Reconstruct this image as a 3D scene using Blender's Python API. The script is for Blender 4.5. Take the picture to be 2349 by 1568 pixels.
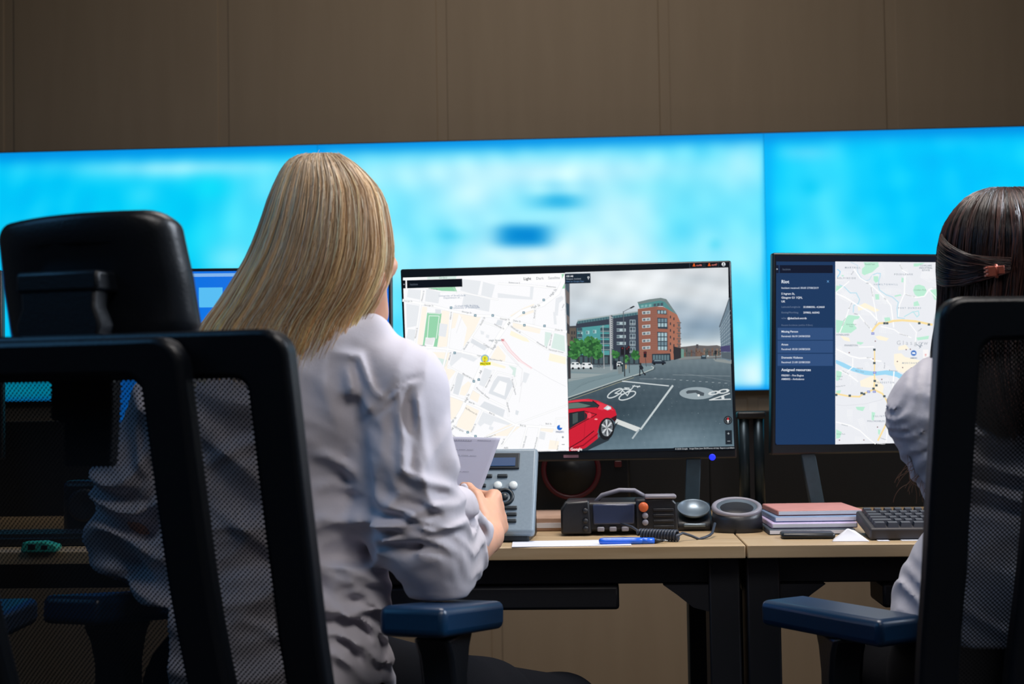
import bpy, bmesh, math, random
import numpy as np
from mathutils import Vector, Matrix, Euler

for _o in list(bpy.data.objects):
    bpy.data.objects.remove(_o, do_unlink=True)
SC = bpy.context.scene
COL = SC.collection
PI = math.pi
RNG = random.Random(11)

# ---------------------------------------------------------------- camera
FPX = 3262.0                       # focal length in pixels of the 2349 px wide frame (50 mm lens)
PSI, PITCH, ROLL = math.radians(3.3), 0.0356, 0.0156
CAM = Vector((0.0, 0.0, 1.025))
FH = Vector((-math.sin(PSI), math.cos(PSI), 0))      # level forward
RH = Vector((math.cos(PSI), math.sin(PSI), 0))       # level right
ZU = Vector((0, 0, 1))
CF = (FH * math.cos(PITCH) + ZU * math.sin(PITCH)).normalized()
U0 = (ZU * math.cos(PITCH) - FH * math.sin(PITCH)).normalized()
CR = RH * math.cos(ROLL) - U0 * math.sin(ROLL)
CU = U0 * math.cos(ROLL) + RH * math.sin(ROLL)
cam_d = bpy.data.cameras.new('camera')
cam_d.sensor_width = 36.0
cam_d.lens = FPX / 2349.0 * 36.0
cam_d.clip_start = 0.05
cam_d.dof.use_dof = True
cam_d.dof.focus_distance = 2.45
cam_d.dof.aperture_fstop = 6.3
cam = bpy.data.objects.new('camera', cam_d)
COL.objects.link(cam)
cam.matrix_world = Matrix(((CR.x, CU.x, -CF.x, CAM.x), (CR.y, CU.y, -CF.y, CAM.y), (CR.z, CU.z, -CF.z, CAM.z), (0, 0, 0, 1)))
SC.camera = cam

# ---------------------------------------------------------------- world, lamps, exposure
w = bpy.data.worlds.new('room_air')
SC.world = w
w.use_nodes = True
w.node_tree.nodes['Background'].inputs[0].default_value = (0.55, 0.68, 1.0, 1)
w.node_tree.nodes['Background'].inputs[1].default_value = 0.012

def area_lamp(name, loc, size, power, color, aim=None, size_y=None, spread=PI):
    l = bpy.data.lights.new(name, 'AREA')
    l.energy = power
    l.color = color
    l.size = size
    l.spread = spread
    if size_y:
        l.shape = 'RECTANGLE'
        l.size_y = size_y
    o = bpy.data.objects.new(name, l)
    COL.objects.link(o)
    o.location = loc
    d = (Vector(aim) - Vector(loc)) if aim else Vector((0, 0, -1))
    o.rotation_euler = d.to_track_quat('-Z', 'Y').to_euler()
    return o

area_lamp('ceiling_lamp_workstations', (0.25, 2.5, 3.0), 0.9, 18.0, (1.0, 0.92, 0.86), spread=math.radians(110))
area_lamp('ceiling_lamp_aisle', (0.9, 0.1, 2.95), 1.2, 17.0, (1.0, 0.94, 0.90), aim=(0.2, 1.7, 0.6), spread=math.radians(110))
area_lamp('added_fill_side', (2.3, 2.35, 2.3), 0.8, 17.0, (0.80, 0.88, 1.0), aim=(-0.1, 1.95, 1.0), spread=math.radians(80))  # added unseen fill, standing in for light from the screens at front right
area_lamp('added_fill_blue', (-2.3, 0.9, 2.7), 1.8, 9.0, (0.14, 0.5, 1.0), aim=(-0.4, 2.0, 0.9), spread=math.radians(130))  # added unseen fill for the screens' blue spill, not a real ceiling strip
area_lamp('ceiling_lamp_back_wall', (-0.1, 3.2, 2.95), 1.8, 9.2, (1.0, 0.89, 0.74), aim=(-0.1, 4.8, 1.7), size_y=0.3)
area_lamp('added_fill_low_wall', (0.2, 3.9, 0.12), 1.4, 0.9, (1.0, 0.86, 0.66), aim=(0.2, 4.8, 0.5), size_y=0.2)  # added unseen fill that brightens the wall below the desks, no real lamp

SC.view_settings.view_transform = 'Standard'
SC.view_settings.look = 'None'
SC.view_settings.exposure = 0.0
SC.view_settings.gamma = 1.0
SC.view_settings.use_curve_mapping = False
SC.cycles.max_bounces = 6
SC.cycles.transparent_max_bounces = 12
SC.cycles.sample_clamp_indirect = 4.0

# ---------------------------------------------------------------- small helpers
def W(px, py, d):
    """the point of the place seen at a pixel, d metres in front of the lens"""
    return CAM + (CF + CR * ((px - 1174.5) / FPX) - CU * ((py - 784.0) / FPX)) * d

def proj(p):
    v = Vector(p) - CAM
    d = v.dot(CF)
    return 1174.5 + FPX * v.dot(CR) / d, 784.0 - FPX * v.dot(CU) / d, d

def ray_plane(px, py, o, n):
    r = CF + CR * ((px - 1174.5) / FPX) - CU * ((py - 784.0) / FPX)
    return CAM + r * ((o - CAM).dot(n) / r.dot(n))

def at_height(px, d, z):
    """point on a level plane z, d metres away along the view, in the column of a pixel"""
    py = 784.0
    for _ in range(6):
        p = W(px, py, d)
        py += (p.z - z) / d * FPX
    return W(px, py, d)

def lin(c):
    out = []
    for v in c[:3]:
        v = max(0.0, v / 255.0)
        out.append(v / 12.92 if v <= 0.04045 else ((v + 0.055) / 1.055) ** 2.4)
    return tuple(out)

def new_mat(name):
    m = bpy.data.materials.new(name)
    m.use_nodes = True
    return m, m.node_tree, m.node_tree.nodes['Principled BSDF']

def mat(name, rgb, rough=0.5, metal=0.0, vary=0.12, scale=40.0, bump=0.0, spec=0.5, sheen=0.0, stretch=(1, 1, 1), coat=0.0):
    """plain surface with a little procedural mottling; rgb is sRGB 0-255"""
    m, nt, b = new_mat(name)
    N, L = nt.nodes, nt.links
    tc = N.new('ShaderNodeTexCoord')
    mp = N.new('ShaderNodeMapping')
    mp.inputs['Scale'].default_value = stretch
    nz = N.new('ShaderNodeTexNoise')
    nz.inputs['Scale'].default_value = scale
    nz.inputs['Detail'].default_value = 4
    cr = N.new('ShaderNodeValToRGB')
    a = lin(rgb)
    cr.color_ramp.elements[0].position = 0.3
    cr.color_ramp.elements[1].position = 0.7
    cr.color_ramp.elements[0].color = tuple(v * (1 - vary) for v in a) + (1,)
    cr.color_ramp.elements[1].color = tuple(min(1, v * (1 + vary)) for v in a) + (1,)
    L.new(tc.outputs['Object'], mp.inputs[0])
    L.new(mp.outputs[0], nz.inputs['Vector'])
    L.new(nz.outputs['Fac'], cr.inputs[0])
    L.new(cr.outputs[0], b.inputs['Base Color'])
    b.inputs['Roughness'].default_value = rough
    b.inputs['Metallic'].default_value = metal
    b.inputs['Specular IOR Level'].default_value = spec
    if sheen:
        b.inputs['Sheen Weight'].default_value = sheen
    if coat:
        b.inputs['Coat Weight'].default_value = coat
        b.inputs['Coat Roughness'].default_value = 0.25
    if bump:
        bp = N.new('ShaderNodeBump')
        bp.inputs['Strength'].default_value = bump
        bp.inputs['Distance'].default_value = 0.002
        L.new(nz.outputs['Fac'], bp.inputs['Height'])
        L.new(bp.outputs[0], b.inputs['Normal'])
    return m

def glow_mat(name, rgb, strength):
    m, nt, b = new_mat(name)
    b.inputs['Base Color'].default_value = (0.01, 0.01, 0.01, 1)
    b.inputs['Emission Color'].default_value = lin(rgb) + (1,)
    b.inputs['Emission Strength'].default_value = strength
    return m

def screen_mat(name, strength, attr='picture'):
    m, nt, b = new_mat(name)
    a = nt.nodes.new('ShaderNodeAttribute')
    a.attribute_name = attr
    b.inputs['Base Color'].default_value = (0.004, 0.004, 0.005, 1)
    b.inputs['Roughness'].default_value = 0.5
    b.inputs['Specular IOR Level'].default_value = 0.1
    b.inputs['Emission Strength'].default_value = strength
    nt.links.new(a.outputs['Color'], b.inputs['Emission Color'])
    return m

def empty(name, loc, rz=0.0):
    o = bpy.data.objects.new(name, None)
    o.empty_display_size = 0.05
    COL.objects.link(o)
    o.location = loc
    o.rotation_euler = (0, 0, rz)
    return o

def tag(o, label, cat, group=None):
    o['label'] = label
    o['category'] = cat
    if group:
        o['group'] = group
    return o

def structure(o):
    o['kind'] = 'structure'
    return o

class MB:
    """collects shapes, then links them as ONE mesh object"""
    def __init__(self):
        self.v, self.f = [], []

    def add(self, vs, fs, M=None):
        n = len(self.v)
        for p in vs:
            p = Vector(p)
            self.v.append(tuple(M @ p) if M is not None else tuple(p))
        self.f += [tuple(i + n for i in q) for q in fs]
        return self

    def box(self, c, s, M=None, rot=None):
        x, y, z = s[0] / 2, s[1] / 2, s[2] / 2
        vs = [Vector(p) for p in ((-x, -y, -z), (x, -y, -z), (x, y, -z), (-x, y, -z), (-x, -y, z), (x, -y, z), (x, y, z), (-x, y, z))]
        R = Euler(rot).to_matrix() if rot else None
        vs = [(R @ p if R else p) + Vector(c) for p in vs]
        return self.add(vs, [(0, 3, 2, 1), (4, 5, 6, 7), (0, 1, 5, 4), (1, 2, 6, 5), (2, 3, 7, 6), (3, 0, 4, 7)], M)

    def tube(self, path, r, n=10, cap=True, M=None):
        path = [Vector(p) for p in path]
        rs = r if isinstance(r, (list, tuple)) else [r] * len(path)
        vs, fs = [], []
        ref = None
        for i, p in enumerate(path):
            a = path[max(0, i - 1)]
            b = path[min(len(path) - 1, i + 1)]
            t = (b - a).normalized()
            if ref is None:
                ref = Vector((0, 0, 1)) if abs(t.z) < 0.9 else Vector((1, 0, 0))
            u = (ref - t * ref.dot(t)).normalized()
            ref = u
            q = t.cross(u)
            for k in range(n):
                g = 2 * PI * k / n
                vs.append(p + (u * math.cos(g) + q * math.sin(g)) * rs[i])
        m = len(path)
        for i in range(m - 1):
            for k in range(n):
                fs.append((i * n + k, i * n + (k + 1) % n, (i + 1) * n + (k + 1) % n, (i + 1) * n + k))
        if cap:
            fs.append(tuple(reversed(range(n))))
            fs.append(tuple((m - 1) * n + k for k in range(n)))
        return self.add(vs, fs, M)

    def lathe(self, prof, n=32, M=None):
        """prof: (radius, height) pairs turned about z"""
        vs, fs = [], []
        for (r, h) in prof:
            for k in range(n):
                g = 2 * PI * k / n
                vs.append((r * math.cos(g), r * math.sin(g), h))
        m = len(prof)
        for i in range(m - 1):
            for k in range(n):
                fs.append((i * n + k, i * n + (k + 1) % n, (i + 1) * n + (k + 1) % n, (i + 1) * n + k))
        fs.append(tuple(reversed(range(n))))
        fs.append(tuple((m - 1) * n + k for k in range(n)))
        return self.add(vs, fs, M)

    def torus(self, R, r, M=None, n=40, k=10, sx=1.0, sy=1.0):
        vs, fs = [], []
        for i in range(n):
            a = 2 * PI * i / n
            for j in range(k):
                b = 2 * PI * j / k
                vs.append(((R + r * math.cos(b)) * math.cos(a) * sx, (R + r * math.cos(b)) * math.sin(a) * sy, r * math.sin(b)))
        for i in range(n):
            for j in range(k):
                fs.append((i * k + j, ((i + 1) % n) * k + j, ((i + 1) % n) * k + (j + 1) % k, i * k + (j + 1) % k))
        return self.add(vs, fs, M)

    def prism(self, poly, d0, d1, M=None, axis='y'):
        """extrude a 2D outline: axis 'y' takes (x,z) outlines, 'x' takes (y,z), 'z' takes (x,y)"""
        def P(a, b, d):
            return {'y': (a, d, b), 'x': (d, a, b), 'z': (a, b, d)}[axis]
        n = len(poly)
        vs = [P(a, b, d0) for a, b in poly] + [P(a, b, d1) for a, b in poly]
        fs = [tuple(range(n)), tuple(reversed(range(n, 2 * n)))]
        fs += [(i, i + n, (i + 1) % n + n, (i + 1) % n) for i in range(n)]
        return self.add(vs, fs, M)

    def build(self, name, m, parent=None, bevel=0.0, smooth=False, loc=None, subsurf=0, seg=2, rot=None):
        me = bpy.data.meshes.new(name)
        me.from_pydata(self.v, [], self.f)
        bm = bmesh.new()
        bm.from_mesh(me)
        bmesh.ops.recalc_face_normals(bm, faces=bm.faces)
        bm.to_mesh(me)
        bm.free()
        me.update()
        me.materials.append(m)
        o = bpy.data.objects.new(name, me)
        COL.objects.link(o)
        if parent is not None:
            o.parent = parent
        if loc is not None:
            o.location = loc
        if rot is not None:
            o.rotation_euler = rot
        if bevel:
            b = o.modifiers.new('bevel', 'BEVEL')
            b.width = bevel
            b.segments = seg
            b.limit_method = 'ANGLE'
            b.angle_limit = math.radians(40)
            smooth = True
        if subsurf:
            s = o.modifiers.new('subdivision', 'SUBSURF')
            s.levels = s.render_levels = subsurf
        if smooth:
            me.polygons.foreach_set('use_smooth', [True] * len(me.polygons))
            if bevel:
                me.set_sharp_from_angle(angle=math.radians(50))
        return o

def mesh_obj(name, verts, faces, m, parent=None, smooth=True, loc=None):
    me = bpy.data.meshes.new(name)
    verts = np.asarray(verts, dtype=np.float32)
    faces = np.asarray(faces, dtype=np.int32)
    me.vertices.add(len(verts))
    me.vertices.foreach_set('co', verts.ravel())
    k = faces.shape[1]
    me.loops.add(faces.size)
    me.loops.foreach_set('vertex_index', faces.ravel())
    me.polygons.add(len(faces))
    me.polygons.foreach_set('loop_start', np.arange(0, faces.size, k, dtype=np.int32))
    me.polygons.foreach_set('use_smooth', np.full(len(faces), smooth))
    me.update(calc_edges=True)
    me.validate()
    me.materials.append(m)
    o = bpy.data.objects.new(name, me)
    COL.objects.link(o)
    if parent is not None:
        o.parent = parent
    if loc is not None:
        o.location = loc
    return o

def copy_tree(o, parent=None):
    c = o.copy()
    COL.objects.link(c)
    c.parent = parent
    for ch in list(o.children):
        copy_tree(ch, c)
    return c

# ---------------------------------------------------------------- materials
M = {}
M['black_plastic'] = mat('black plastic', (13, 18, 25), 0.36, vary=0.1, scale=300, bump=0.15)
M['armrest_rubber'] = mat('soft black armrest with painted blue glare', (8, 46, 78), 0.34, vary=0.08, scale=300, bump=0.05, spec=0.5)  # blue glare of the screens is put into the base colour
M['dark_metal'] = mat('dark powder coat', (20, 22, 28), 0.5, vary=0.1, scale=200)
M['bezel'] = mat('monitor plastic', (14, 20, 26), 0.35, vary=0.08, scale=120)
M['leg_metal'] = mat('monitor leg metal', (58, 74, 84), 0.4, metal=0.4, vary=0.08, scale=60)
M['chair_fabric'] = mat('black seat fabric', (16, 18, 24), 0.9, vary=0.25, scale=900, bump=0.3)
M['black_cloth'] = mat('black trouser cloth', (9, 10, 15), 0.95, vary=0.2, scale=700, bump=0.3, spec=0.12)
M['shoe'] = mat('black shoe leather', (16, 15, 16), 0.4)
M['chrome'] = mat('steel', (150, 155, 160), 0.3, metal=1.0, vary=0.05)
# ================================================================ the room
YW = 4.86          # face of the wall behind the screens
ROOM_L, ROOM_R, ROOM_F, ROOM_H = -3.6, 3.6, -1.6, 3.1

def wood_mat(name, c0, c1, stretch, rough=0.5, scale=6.0, ring=0.35):
    m, nt, b = new_mat(name)
    N, L = nt.nodes, nt.links
    tc = N.new('ShaderNodeTexCoord')
    mp = N.new('ShaderNodeMapping')
    mp.inputs['Scale'].default_value = stretch
    n1 = N.new('ShaderNodeTexNoise')
    n1.inputs['Scale'].default_value = scale
    n1.inputs['Detail'].default_value = 7
    n1.inputs['Distortion'].default_value = ring
    cr = N.new('ShaderNodeValToRGB')
    cr.color_ramp.elements[0].position = 0.3
    cr.color_ramp.elements[1].position = 0.72
    cr.color_ramp.elements[0].color = lin(c0) + (1,)
    cr.color_ramp.elements[1].color = lin(c1) + (1,)
    bp = N.new('ShaderNodeBump')
    bp.inputs['Strength'].default_value = 0.06
    bp.inputs['Distance'].default_value = 0.002
    L.new(tc.outputs['Object'], mp.inputs[0])
    L.new(mp.outputs[0], n1.inputs['Vector'])
    L.new(n1.outputs['Fac'], cr.inputs[0])
    L.new(cr.outputs[0], b.inputs['Base Color'])
    L.new(n1.outputs['Fac'], bp.inputs['Height'])
    L.new(bp.outputs[0], b.inputs['Normal'])
    b.inputs['Roughness'].default_value = rough
    return m

M['wall_wood'] = wood_mat('tan wall panelling', (158, 138, 116), (164, 144, 122), (5, 5, 0.5), 0.6, 3)
M['desk_wood'] = wood_mat('pale maple desk laminate', (170, 144, 108), (190, 166, 132), (0.6, 9, 9), 0.42, 6)
M['carpet'] = mat('dark grey carpet', (46, 46, 52), 0.95, vary=0.3, scale=400, bump=0.4)
M['plaster'] = mat('pale plaster', (120, 112, 104), 0.9, vary=0.05, scale=8)
M['ceiling_tile'] = mat('ceiling tile', (150, 146, 140), 0.9, vary=0.05, scale=30)

# the panelled wall: upright boards with open joints on a dark backing, one row above the screens' rail, one below
pw = MB()
xs_top = [ray_plane(x, 200, Vector((0, YW, 0)), Vector((0, -1, 0))).x for x in (20, 518, 1022, 1530, 2045)]
step = (xs_top[-1] - xs_top[0]) / 4
xx = [xs_top[0] + step * k for k in range(-4, 9)]
for a, b in zip(xx[:-1], xx[1:]):
    a2, b2 = max(a, ROOM_L), min(b, ROOM_R)
    if b2 - a2 > 0.02:
        pw.box(((a2 + b2) / 2, YW + 0.012, 2.05), (b2 - a2 - 0.034, 0.024, 2.1))
x0 = ray_plane(1727, 920, Vector((0, YW, 0)), Vector((0, -1, 0))).x
xx = [x0 + step * 1.15 * k for k in range(-5, 5)]
for a, b in zip(xx[:-1], xx[1:]):
    a2, b2 = max(a, ROOM_L), min(b, ROOM_R)
    if b2 - a2 > 0.02:
        pw.box(((a2 + b2) / 2, YW + 0.012, 0.497), (b2 - a2 - 0.034, 0.024, 0.994))
pw.box((0, YW + 0.039, ROOM_H / 2), (ROOM_R - ROOM_L, 0.07, ROOM_H))
wb = structure(pw.build('wall_back', M['wall_wood'], bevel=0.004))
structure(MB().box((0, (ROOM_F + YW) / 2, -0.05), (ROOM_R - ROOM_L + 0.2, YW - ROOM_F + 0.3, 0.1)).build('floor', M['carpet']))
structure(MB().box((0, (ROOM_F + YW) / 2, ROOM_H + 0.05), (ROOM_R - ROOM_L + 0.2, YW - ROOM_F + 0.3, 0.1)).build('ceiling', M['ceiling_tile']))
structure(MB().box((ROOM_L - 0.05, (ROOM_F + YW) / 2, ROOM_H / 2), (0.1, YW - ROOM_F, ROOM_H)).build('wall_left', M['plaster']))
structure(MB().box((ROOM_R + 0.05, (ROOM_F + YW) / 2, ROOM_H / 2), (0.1, YW - ROOM_F, ROOM_H)).build('wall_right', M['plaster']))
structure(MB().box((0, ROOM_F - 0.05, ROOM_H / 2), (ROOM_R - ROOM_L, 0.1, ROOM_H)).build('wall_front', M['plaster']))

# ---------------------------------------------------------------- the three big wall displays
YS = YW - 0.055
WN = Vector((0, -1, 0))
def on_wall(px, py):
    return ray_plane(px, py, Vector((0, YS, 0)), WN)
Z_TOP = on_wall(1174, 318).z
Z_BOT = on_wall(1730, 896).z
X_A, X_B = on_wall(731, 600).x, on_wall(1758, 600).x
DW = X_B - X_A

# soft content of the wall pictures, as blobs: centre, radii, colour, weight
def blob(cols, P, cx, cy, rx, ry, c, wt, p=2.0):
    g = np.exp(-(np.abs((P[:, 0] - cx) / rx) ** p + np.abs((P[:, 1] - cy) / ry) ** p)) * wt
    return cols * (1 - g[:, None]) + np.array(c, dtype=float)[None, :] * g[:, None]

def soft_noise(P, s, seed):
    r = np.random.RandomState(seed)
    v = np.zeros(len(P))
    for k in range(14):
        a = r.uniform(0, 2 * PI)
        f = s * r.uniform(0.5, 1.8)
        v += np.sin((P[:, 0] * math.cos(a) + P[:, 1] * math.sin(a)) * f + r.uniform(0, 9)) / 14 ** 0.5
    return v

def wall_picture(P, which):
    n = len(P)
    base = {0: (0, 205, 250), 1: (92, 228, 255), 2: (0, 206, 255)}[which]
    c = np.tile(np.array(base, dtype=float), (n, 1))
    if which == 0:
        for b in ((430, 385, 280, 26, (160, 240, 255), .9), (640, 440, 120, 60, (120, 232, 255), .8), (560, 540, 80, 90, (110, 235, 255), .8),
                  (520, 590, 60, 40, (150, 240, 255), .8), (330, 450, 40, 30, (90, 230, 255), .5), (300, 560, 200, 80, (0, 222, 250), .6),
                  (60, 600, 150, 260, (0, 190, 250), .5), (480, 430, 50, 30, (0, 222, 250), .7)):
            c = blob(c, P, *b)
    if which == 1:
        for b in ((1200, 400, 440, 48, (205, 246, 255), .95), (1060, 480, 160, 90, (170, 240, 255), .85), (1420, 480, 190, 110, (200, 246, 255), .85),
                  (1290, 590, 440, 70, (220, 249, 255), .97), (980, 545, 90, 60, (120, 232, 255), .8), (1560, 520, 60, 110, (90, 224, 252), .8),
                  (1540, 430, 140, 30, (110, 226, 250), .6), (1590, 620, 40, 60, (150, 238, 255), .8), (1700, 380, 50, 60, (165, 240, 255), .9),
                  (1670, 500, 60, 60, (120, 232, 255), .6), (1720, 860, 60, 60, (215, 248, 255), .95), (1700, 700, 60, 90, (110, 230, 255), .6),
                  (1085, 440, 60, 40, (205, 246, 255), .7), (1270, 425, 60, 16, (140, 225, 250), .7),
                  (1200, 540, 66, 27, (0, 140, 214), 1.0, 3.0), (1280, 462, 62, 19, (50, 186, 235), .95, 2.5), (1030, 540, 50, 18, (90, 214, 245), .8),
                  (1640, 560, 16, 14, (70, 215, 245), .5)):
            c = blob(c, P, *b)
    if which == 2:
        for b in ((1890, 480, 90, 150, (74, 226, 255), .85), (1850, 350, 70, 22, (95, 225, 255), .9), (1900, 560, 120, 50, (90, 228, 255), .8),
                  (1860, 430, 26, 20, (20, 210, 250), .8), (1960, 490, 26, 22, (20, 205, 248), .8), (2200, 470, 130, 260, (0, 196, 255), .7)):
            c = blob(c, P, *b)
    c += soft_noise(P, 0.06, which + 3)[:, None] * np.array([8, 4, 1])[None, :]
    xl, xr = {0: (-400, 731), 1: (731, 1758), 2: (1758, 2900)}[which]
    if which != 0:
        e = np.exp(-((P[:, 0] - xl) / 20.0) ** 2)
        c = c * (1 - .8 * e[:, None]) + np.array([0, 178, 250.])[None, :] * .8 * e[:, None]
    if which == 1:
        e = np.exp(-((P[:, 0] - xr) / 9.0) ** 2)
        c = c * (1 - .8 * e[:, None]) + np.array([0, 178, 250.])[None, :] * .8 * e[:, None]
    top = 350 - 0.0264 * P[:, 0]
    e = np.exp(-(np.maximum(P[:, 1] - top, 0) / 26.0) ** 2)
    c = c * (1 - e[:, None]) + np.array([0, 148, 232.])[None, :] * e[:, None]
    bot = 923 - 0.0155 * P[:, 0]
    e = np.exp(-(np.maximum(bot - P[:, 1], 0) / 12.0) ** 2)
    c = c * (1 - e[:, None]) + np.array([0, 150, 240.])[None, :] * e[:, None]
    return np.clip(c, 0, 255)

M['wall_screen'] = screen_mat('wall display picture', 1.0)
M['display_frame'] = mat('display frame', (10, 40, 62), 0.45)
def to_lin(c):
    c = c / 255.0
    return np.where(c <= 0.04045, c / 12.92, ((c + 0.055) / 1.055) ** 2.4)

def wall_display(which, xa, xb, label):
    root = empty('wall_display', ((xa + xb) / 2, YW, Z_BOT))
    h = Z_TOP - Z_BOT
    wd = xb - xa
    MB().box((0, -0.0275, h / 2), (wd - 0.0006, 0.053, h)).build('housing', M['display_frame'], root, bevel=0.003)
    nx, nz = 150, 84
    gx, gz = np.meshgrid(np.linspace(-wd / 2 + 0.0004, wd / 2 - 0.0004, nx), np.linspace(0.004, h - 0.004, nz), indexing='ij')
    V = np.stack([gx.ravel(), np.full(gx.size, -0.0548), gz.ravel()], 1)
    i, j = np.meshgrid(np.arange(nx - 1), np.arange(nz - 1), indexing='ij')
    a = (i * nz + j).ravel()
    Fc = np.stack([a, a + nz, a + nz + 1, a + 1], 1)
    o = mesh_obj('screen', V, Fc, M['wall_screen'], root, smooth=False)
    P = np.array([proj(Vector(v) + root.location)[:2] for v in V])
    col = np.ones((len(V), 4), dtype=np.float32)
    col[:, :3] = to_lin(wall_picture(P, which))
    at = o.data.attributes.new('picture', 'FLOAT_COLOR', 'POINT')
    at.data.foreach_set('color', col.ravel())
    tag(root, label, 'wall screen', 'big screens on the wall')

wall_display(0, X_A - DW, X_A, 'huge wall screen with a cyan picture, behind the blonde woman and the headrest')
wall_display(1, X_A, X_B, 'huge wall screen with the palest blue picture and a dark blue oval blot')
wall_display(2, X_B, X_B + DW, 'huge plain cyan wall screen behind the dark-haired woman')
# ================================================================ pictures on the desk monitors
_tcache = {}
def text_mesh(s, bold=False):
    key = (s, bold)
    if key not in _tcache:
        cu = bpy.data.curves.new('lettering', 'FONT')
        cu.body = s
        cu.size = 1.0
        cu.resolution_u = 2
        if bold:
            cu.offset = 0.018
        ob = bpy.data.objects.new('lettering', cu)
        COL.objects.link(ob)
        bpy.context.view_layer.update()
        dg = bpy.context.evaluated_depsgraph_get()
        me = bpy.data.meshes.new_from_object(ob.evaluated_get(dg))
        vs = [(v.co.x, v.co.y) for v in me.vertices]
        fs = [tuple(p.vertices) for p in me.polygons]
        bpy.data.objects.remove(ob)
        bpy.data.curves.remove(cu)
        bpy.data.meshes.remove(me)
        _tcache[key] = (vs, fs)
    return _tcache[key]

class Picture:
    """a flat picture on a screen: shapes are given in photograph pixels and cast on to the screen's plane"""
    def __init__(self, o, n, inv):
        self.o, self.n, self.inv = o, n, inv
        self.v, self.f, self.c = [], [], []
        self.map = lambda x, y: (x, y)
        self.layer = 0
        self.hold = False
        self.clip = None

    def _put(self, pts, cols, faces):
        if not self.hold:
            self.layer += 1
        n0 = len(self.v)
        off = self.n * (0.0006 + self.layer * 0.000006)
        for (x, y), c in zip(pts, cols):
            px, py = self.map(x, y)
            self.v.append(tuple(self.inv @ (ray_plane(px, py, self.o, self.n) + off)))
            self.c.append(lin(c))
        self.f += [tuple(i + n0 for i in q) for q in faces]

    def poly(self, pts, c):
        if self.clip:
            pts = clip_poly(pts, self.clip)
            if len(pts) < 3:
                return
        cols = c if isinstance(c, list) else [c] * len(pts)
        self._put(pts, cols, [tuple(range(len(pts)))])

    def rect(self, x0, y0, x1, y1, c):
        self.poly([(x0, y0), (x1, y0), (x1, y1), (x0, y1)], c)

    def line(self, pts, wd, c):
        self.layer += 1
        self.hold = True
        for (x0, y0), (x1, y1) in zip(pts[:-1], pts[1:]):
            dx, dy = x1 - x0, y1 - y0
            l = math.hypot(dx, dy) or 1
            ux, uy = dx / l * wd * 0.4, dy / l * wd * 0.4
            vx, vy = -dy / l * wd / 2, dx / l * wd / 2
            self.poly([(x0 - ux + vx, y0 - uy + vy), (x1 + ux + vx, y1 + uy + vy), (x1 + ux - vx, y1 + uy - vy), (x0 - ux - vx, y0 - uy - vy)], c)
        self.hold = False

    def ell(self, cx, cy, rx, ry, c, n=18, rot=0.0):
        ca, sa = math.cos(rot), math.sin(rot)
        self.poly([(cx + rx * math.cos(2 * PI * k / n) * ca - ry * math.sin(2 * PI * k / n) * sa,
                    cy + rx * math.cos(2 * PI * k / n) * sa + ry * math.sin(2 * PI * k / n) * ca) for k in range(n)], c)

    def ring(self, cx, cy, rx, ry, wd, c, n=22, rot=0.0):
        ca, sa = math.cos(rot), math.sin(rot)
        pts = [(cx + rx * math.cos(2 * PI * k / n) * ca - ry * math.sin(2 * PI * k / n) * sa,
                cy + rx * math.cos(2 * PI * k / n) * sa + ry * math.sin(2 * PI * k / n) * ca) for k in range(n + 1)]
        self.line(pts, wd, c)

    def text(self, s, x, y, size, c, rot=0.0, bold=False, center=False, sx=1.0):
        """baseline start (or middle) at x,y; rot in degrees, clockwise downwards as on the screen"""
        vs, fs = text_mesh(s, bold)
        if not vs:
            return
        a = math.radians(rot)
        ca, sa = math.cos(a), math.sin(a)
        w_ = max(v[0] for v in vs)
        ox, oy = (-w_ / 2, -0.33) if center else (0, 0)
        pts = []
        for vx, vy in vs:
            lx, ly = (vx + ox) * size * sx, -(vy + oy) * size
            pts.append((x + lx * ca - ly * sa, y + lx * sa + ly * ca))
        self._put(pts, [c] * len(pts), fs)

    def grid(self, x0, y0, x1, y1, nx, ny, fn, warp=None):
        """a soft gradient field"""
        pts, cols, fs = [], [], []
        for i in range(nx + 1):
            for j in range(ny + 1):
                u, v = i / nx, j / ny
                x, y = (x0 + (x1 - x0) * u, y0 + (y1 - y0) * v) if warp is None else warp(u, v)
                pts.append((x, y))
                cols.append(fn(x, y))
        for i in range(nx):
            for j in range(ny):
                a = i * (ny + 1) + j
                fs.append((a, a + ny + 1, a + ny + 2, a + 1))
        self._put(pts, cols, fs)

    def build(self, m, parent):
        me = bpy.data.meshes.new('screen')
        me.from_pydata(self.v, [], self.f)
        # every face looks out of the screen
        at = me.attributes.new('picture', 'FLOAT_COLOR', 'POINT')
        at.data.foreach_set('color', np.hstack([np.array(self.c, dtype=np.float32), np.ones((len(self.c), 1), np.float32)]).ravel())
        me.materials.append(m)
        o = bpy.data.objects.new('screen', me)
        COL.objects.link(o)
        o.parent = parent
        return o

def clip_poly(pts, box):
    x0, y0, x1, y1 = box
    def cut(P, inside, inter):
        out = []
        for i, p in enumerate(P):
            q = P[i - 1]
            if inside(p):
                if not inside(q):
                    out.append(inter(q, p))
                out.append(p)
            elif inside(q):
                out.append(inter(q, p))
        return out
    def ix(X):
        return lambda a, b: (X, a[1] + (b[1] - a[1]) * (X - a[0]) / (b[0] - a[0]))
    def iy(Y):
        return lambda a, b: (a[0] + (b[0] - a[0]) * (Y - a[1]) / (b[1] - a[1]), Y)
    for ins, it in ((lambda p: p[0] >= x0, ix(x0)), (lambda p: p[0] <= x1, ix(x1)), (lambda p: p[1] >= y0, iy(y0)), (lambda p: p[1] <= y1, iy(y1))):
        pts = cut(pts, ins, it)
        if len(pts) < 3:
            return []
    return pts

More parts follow.
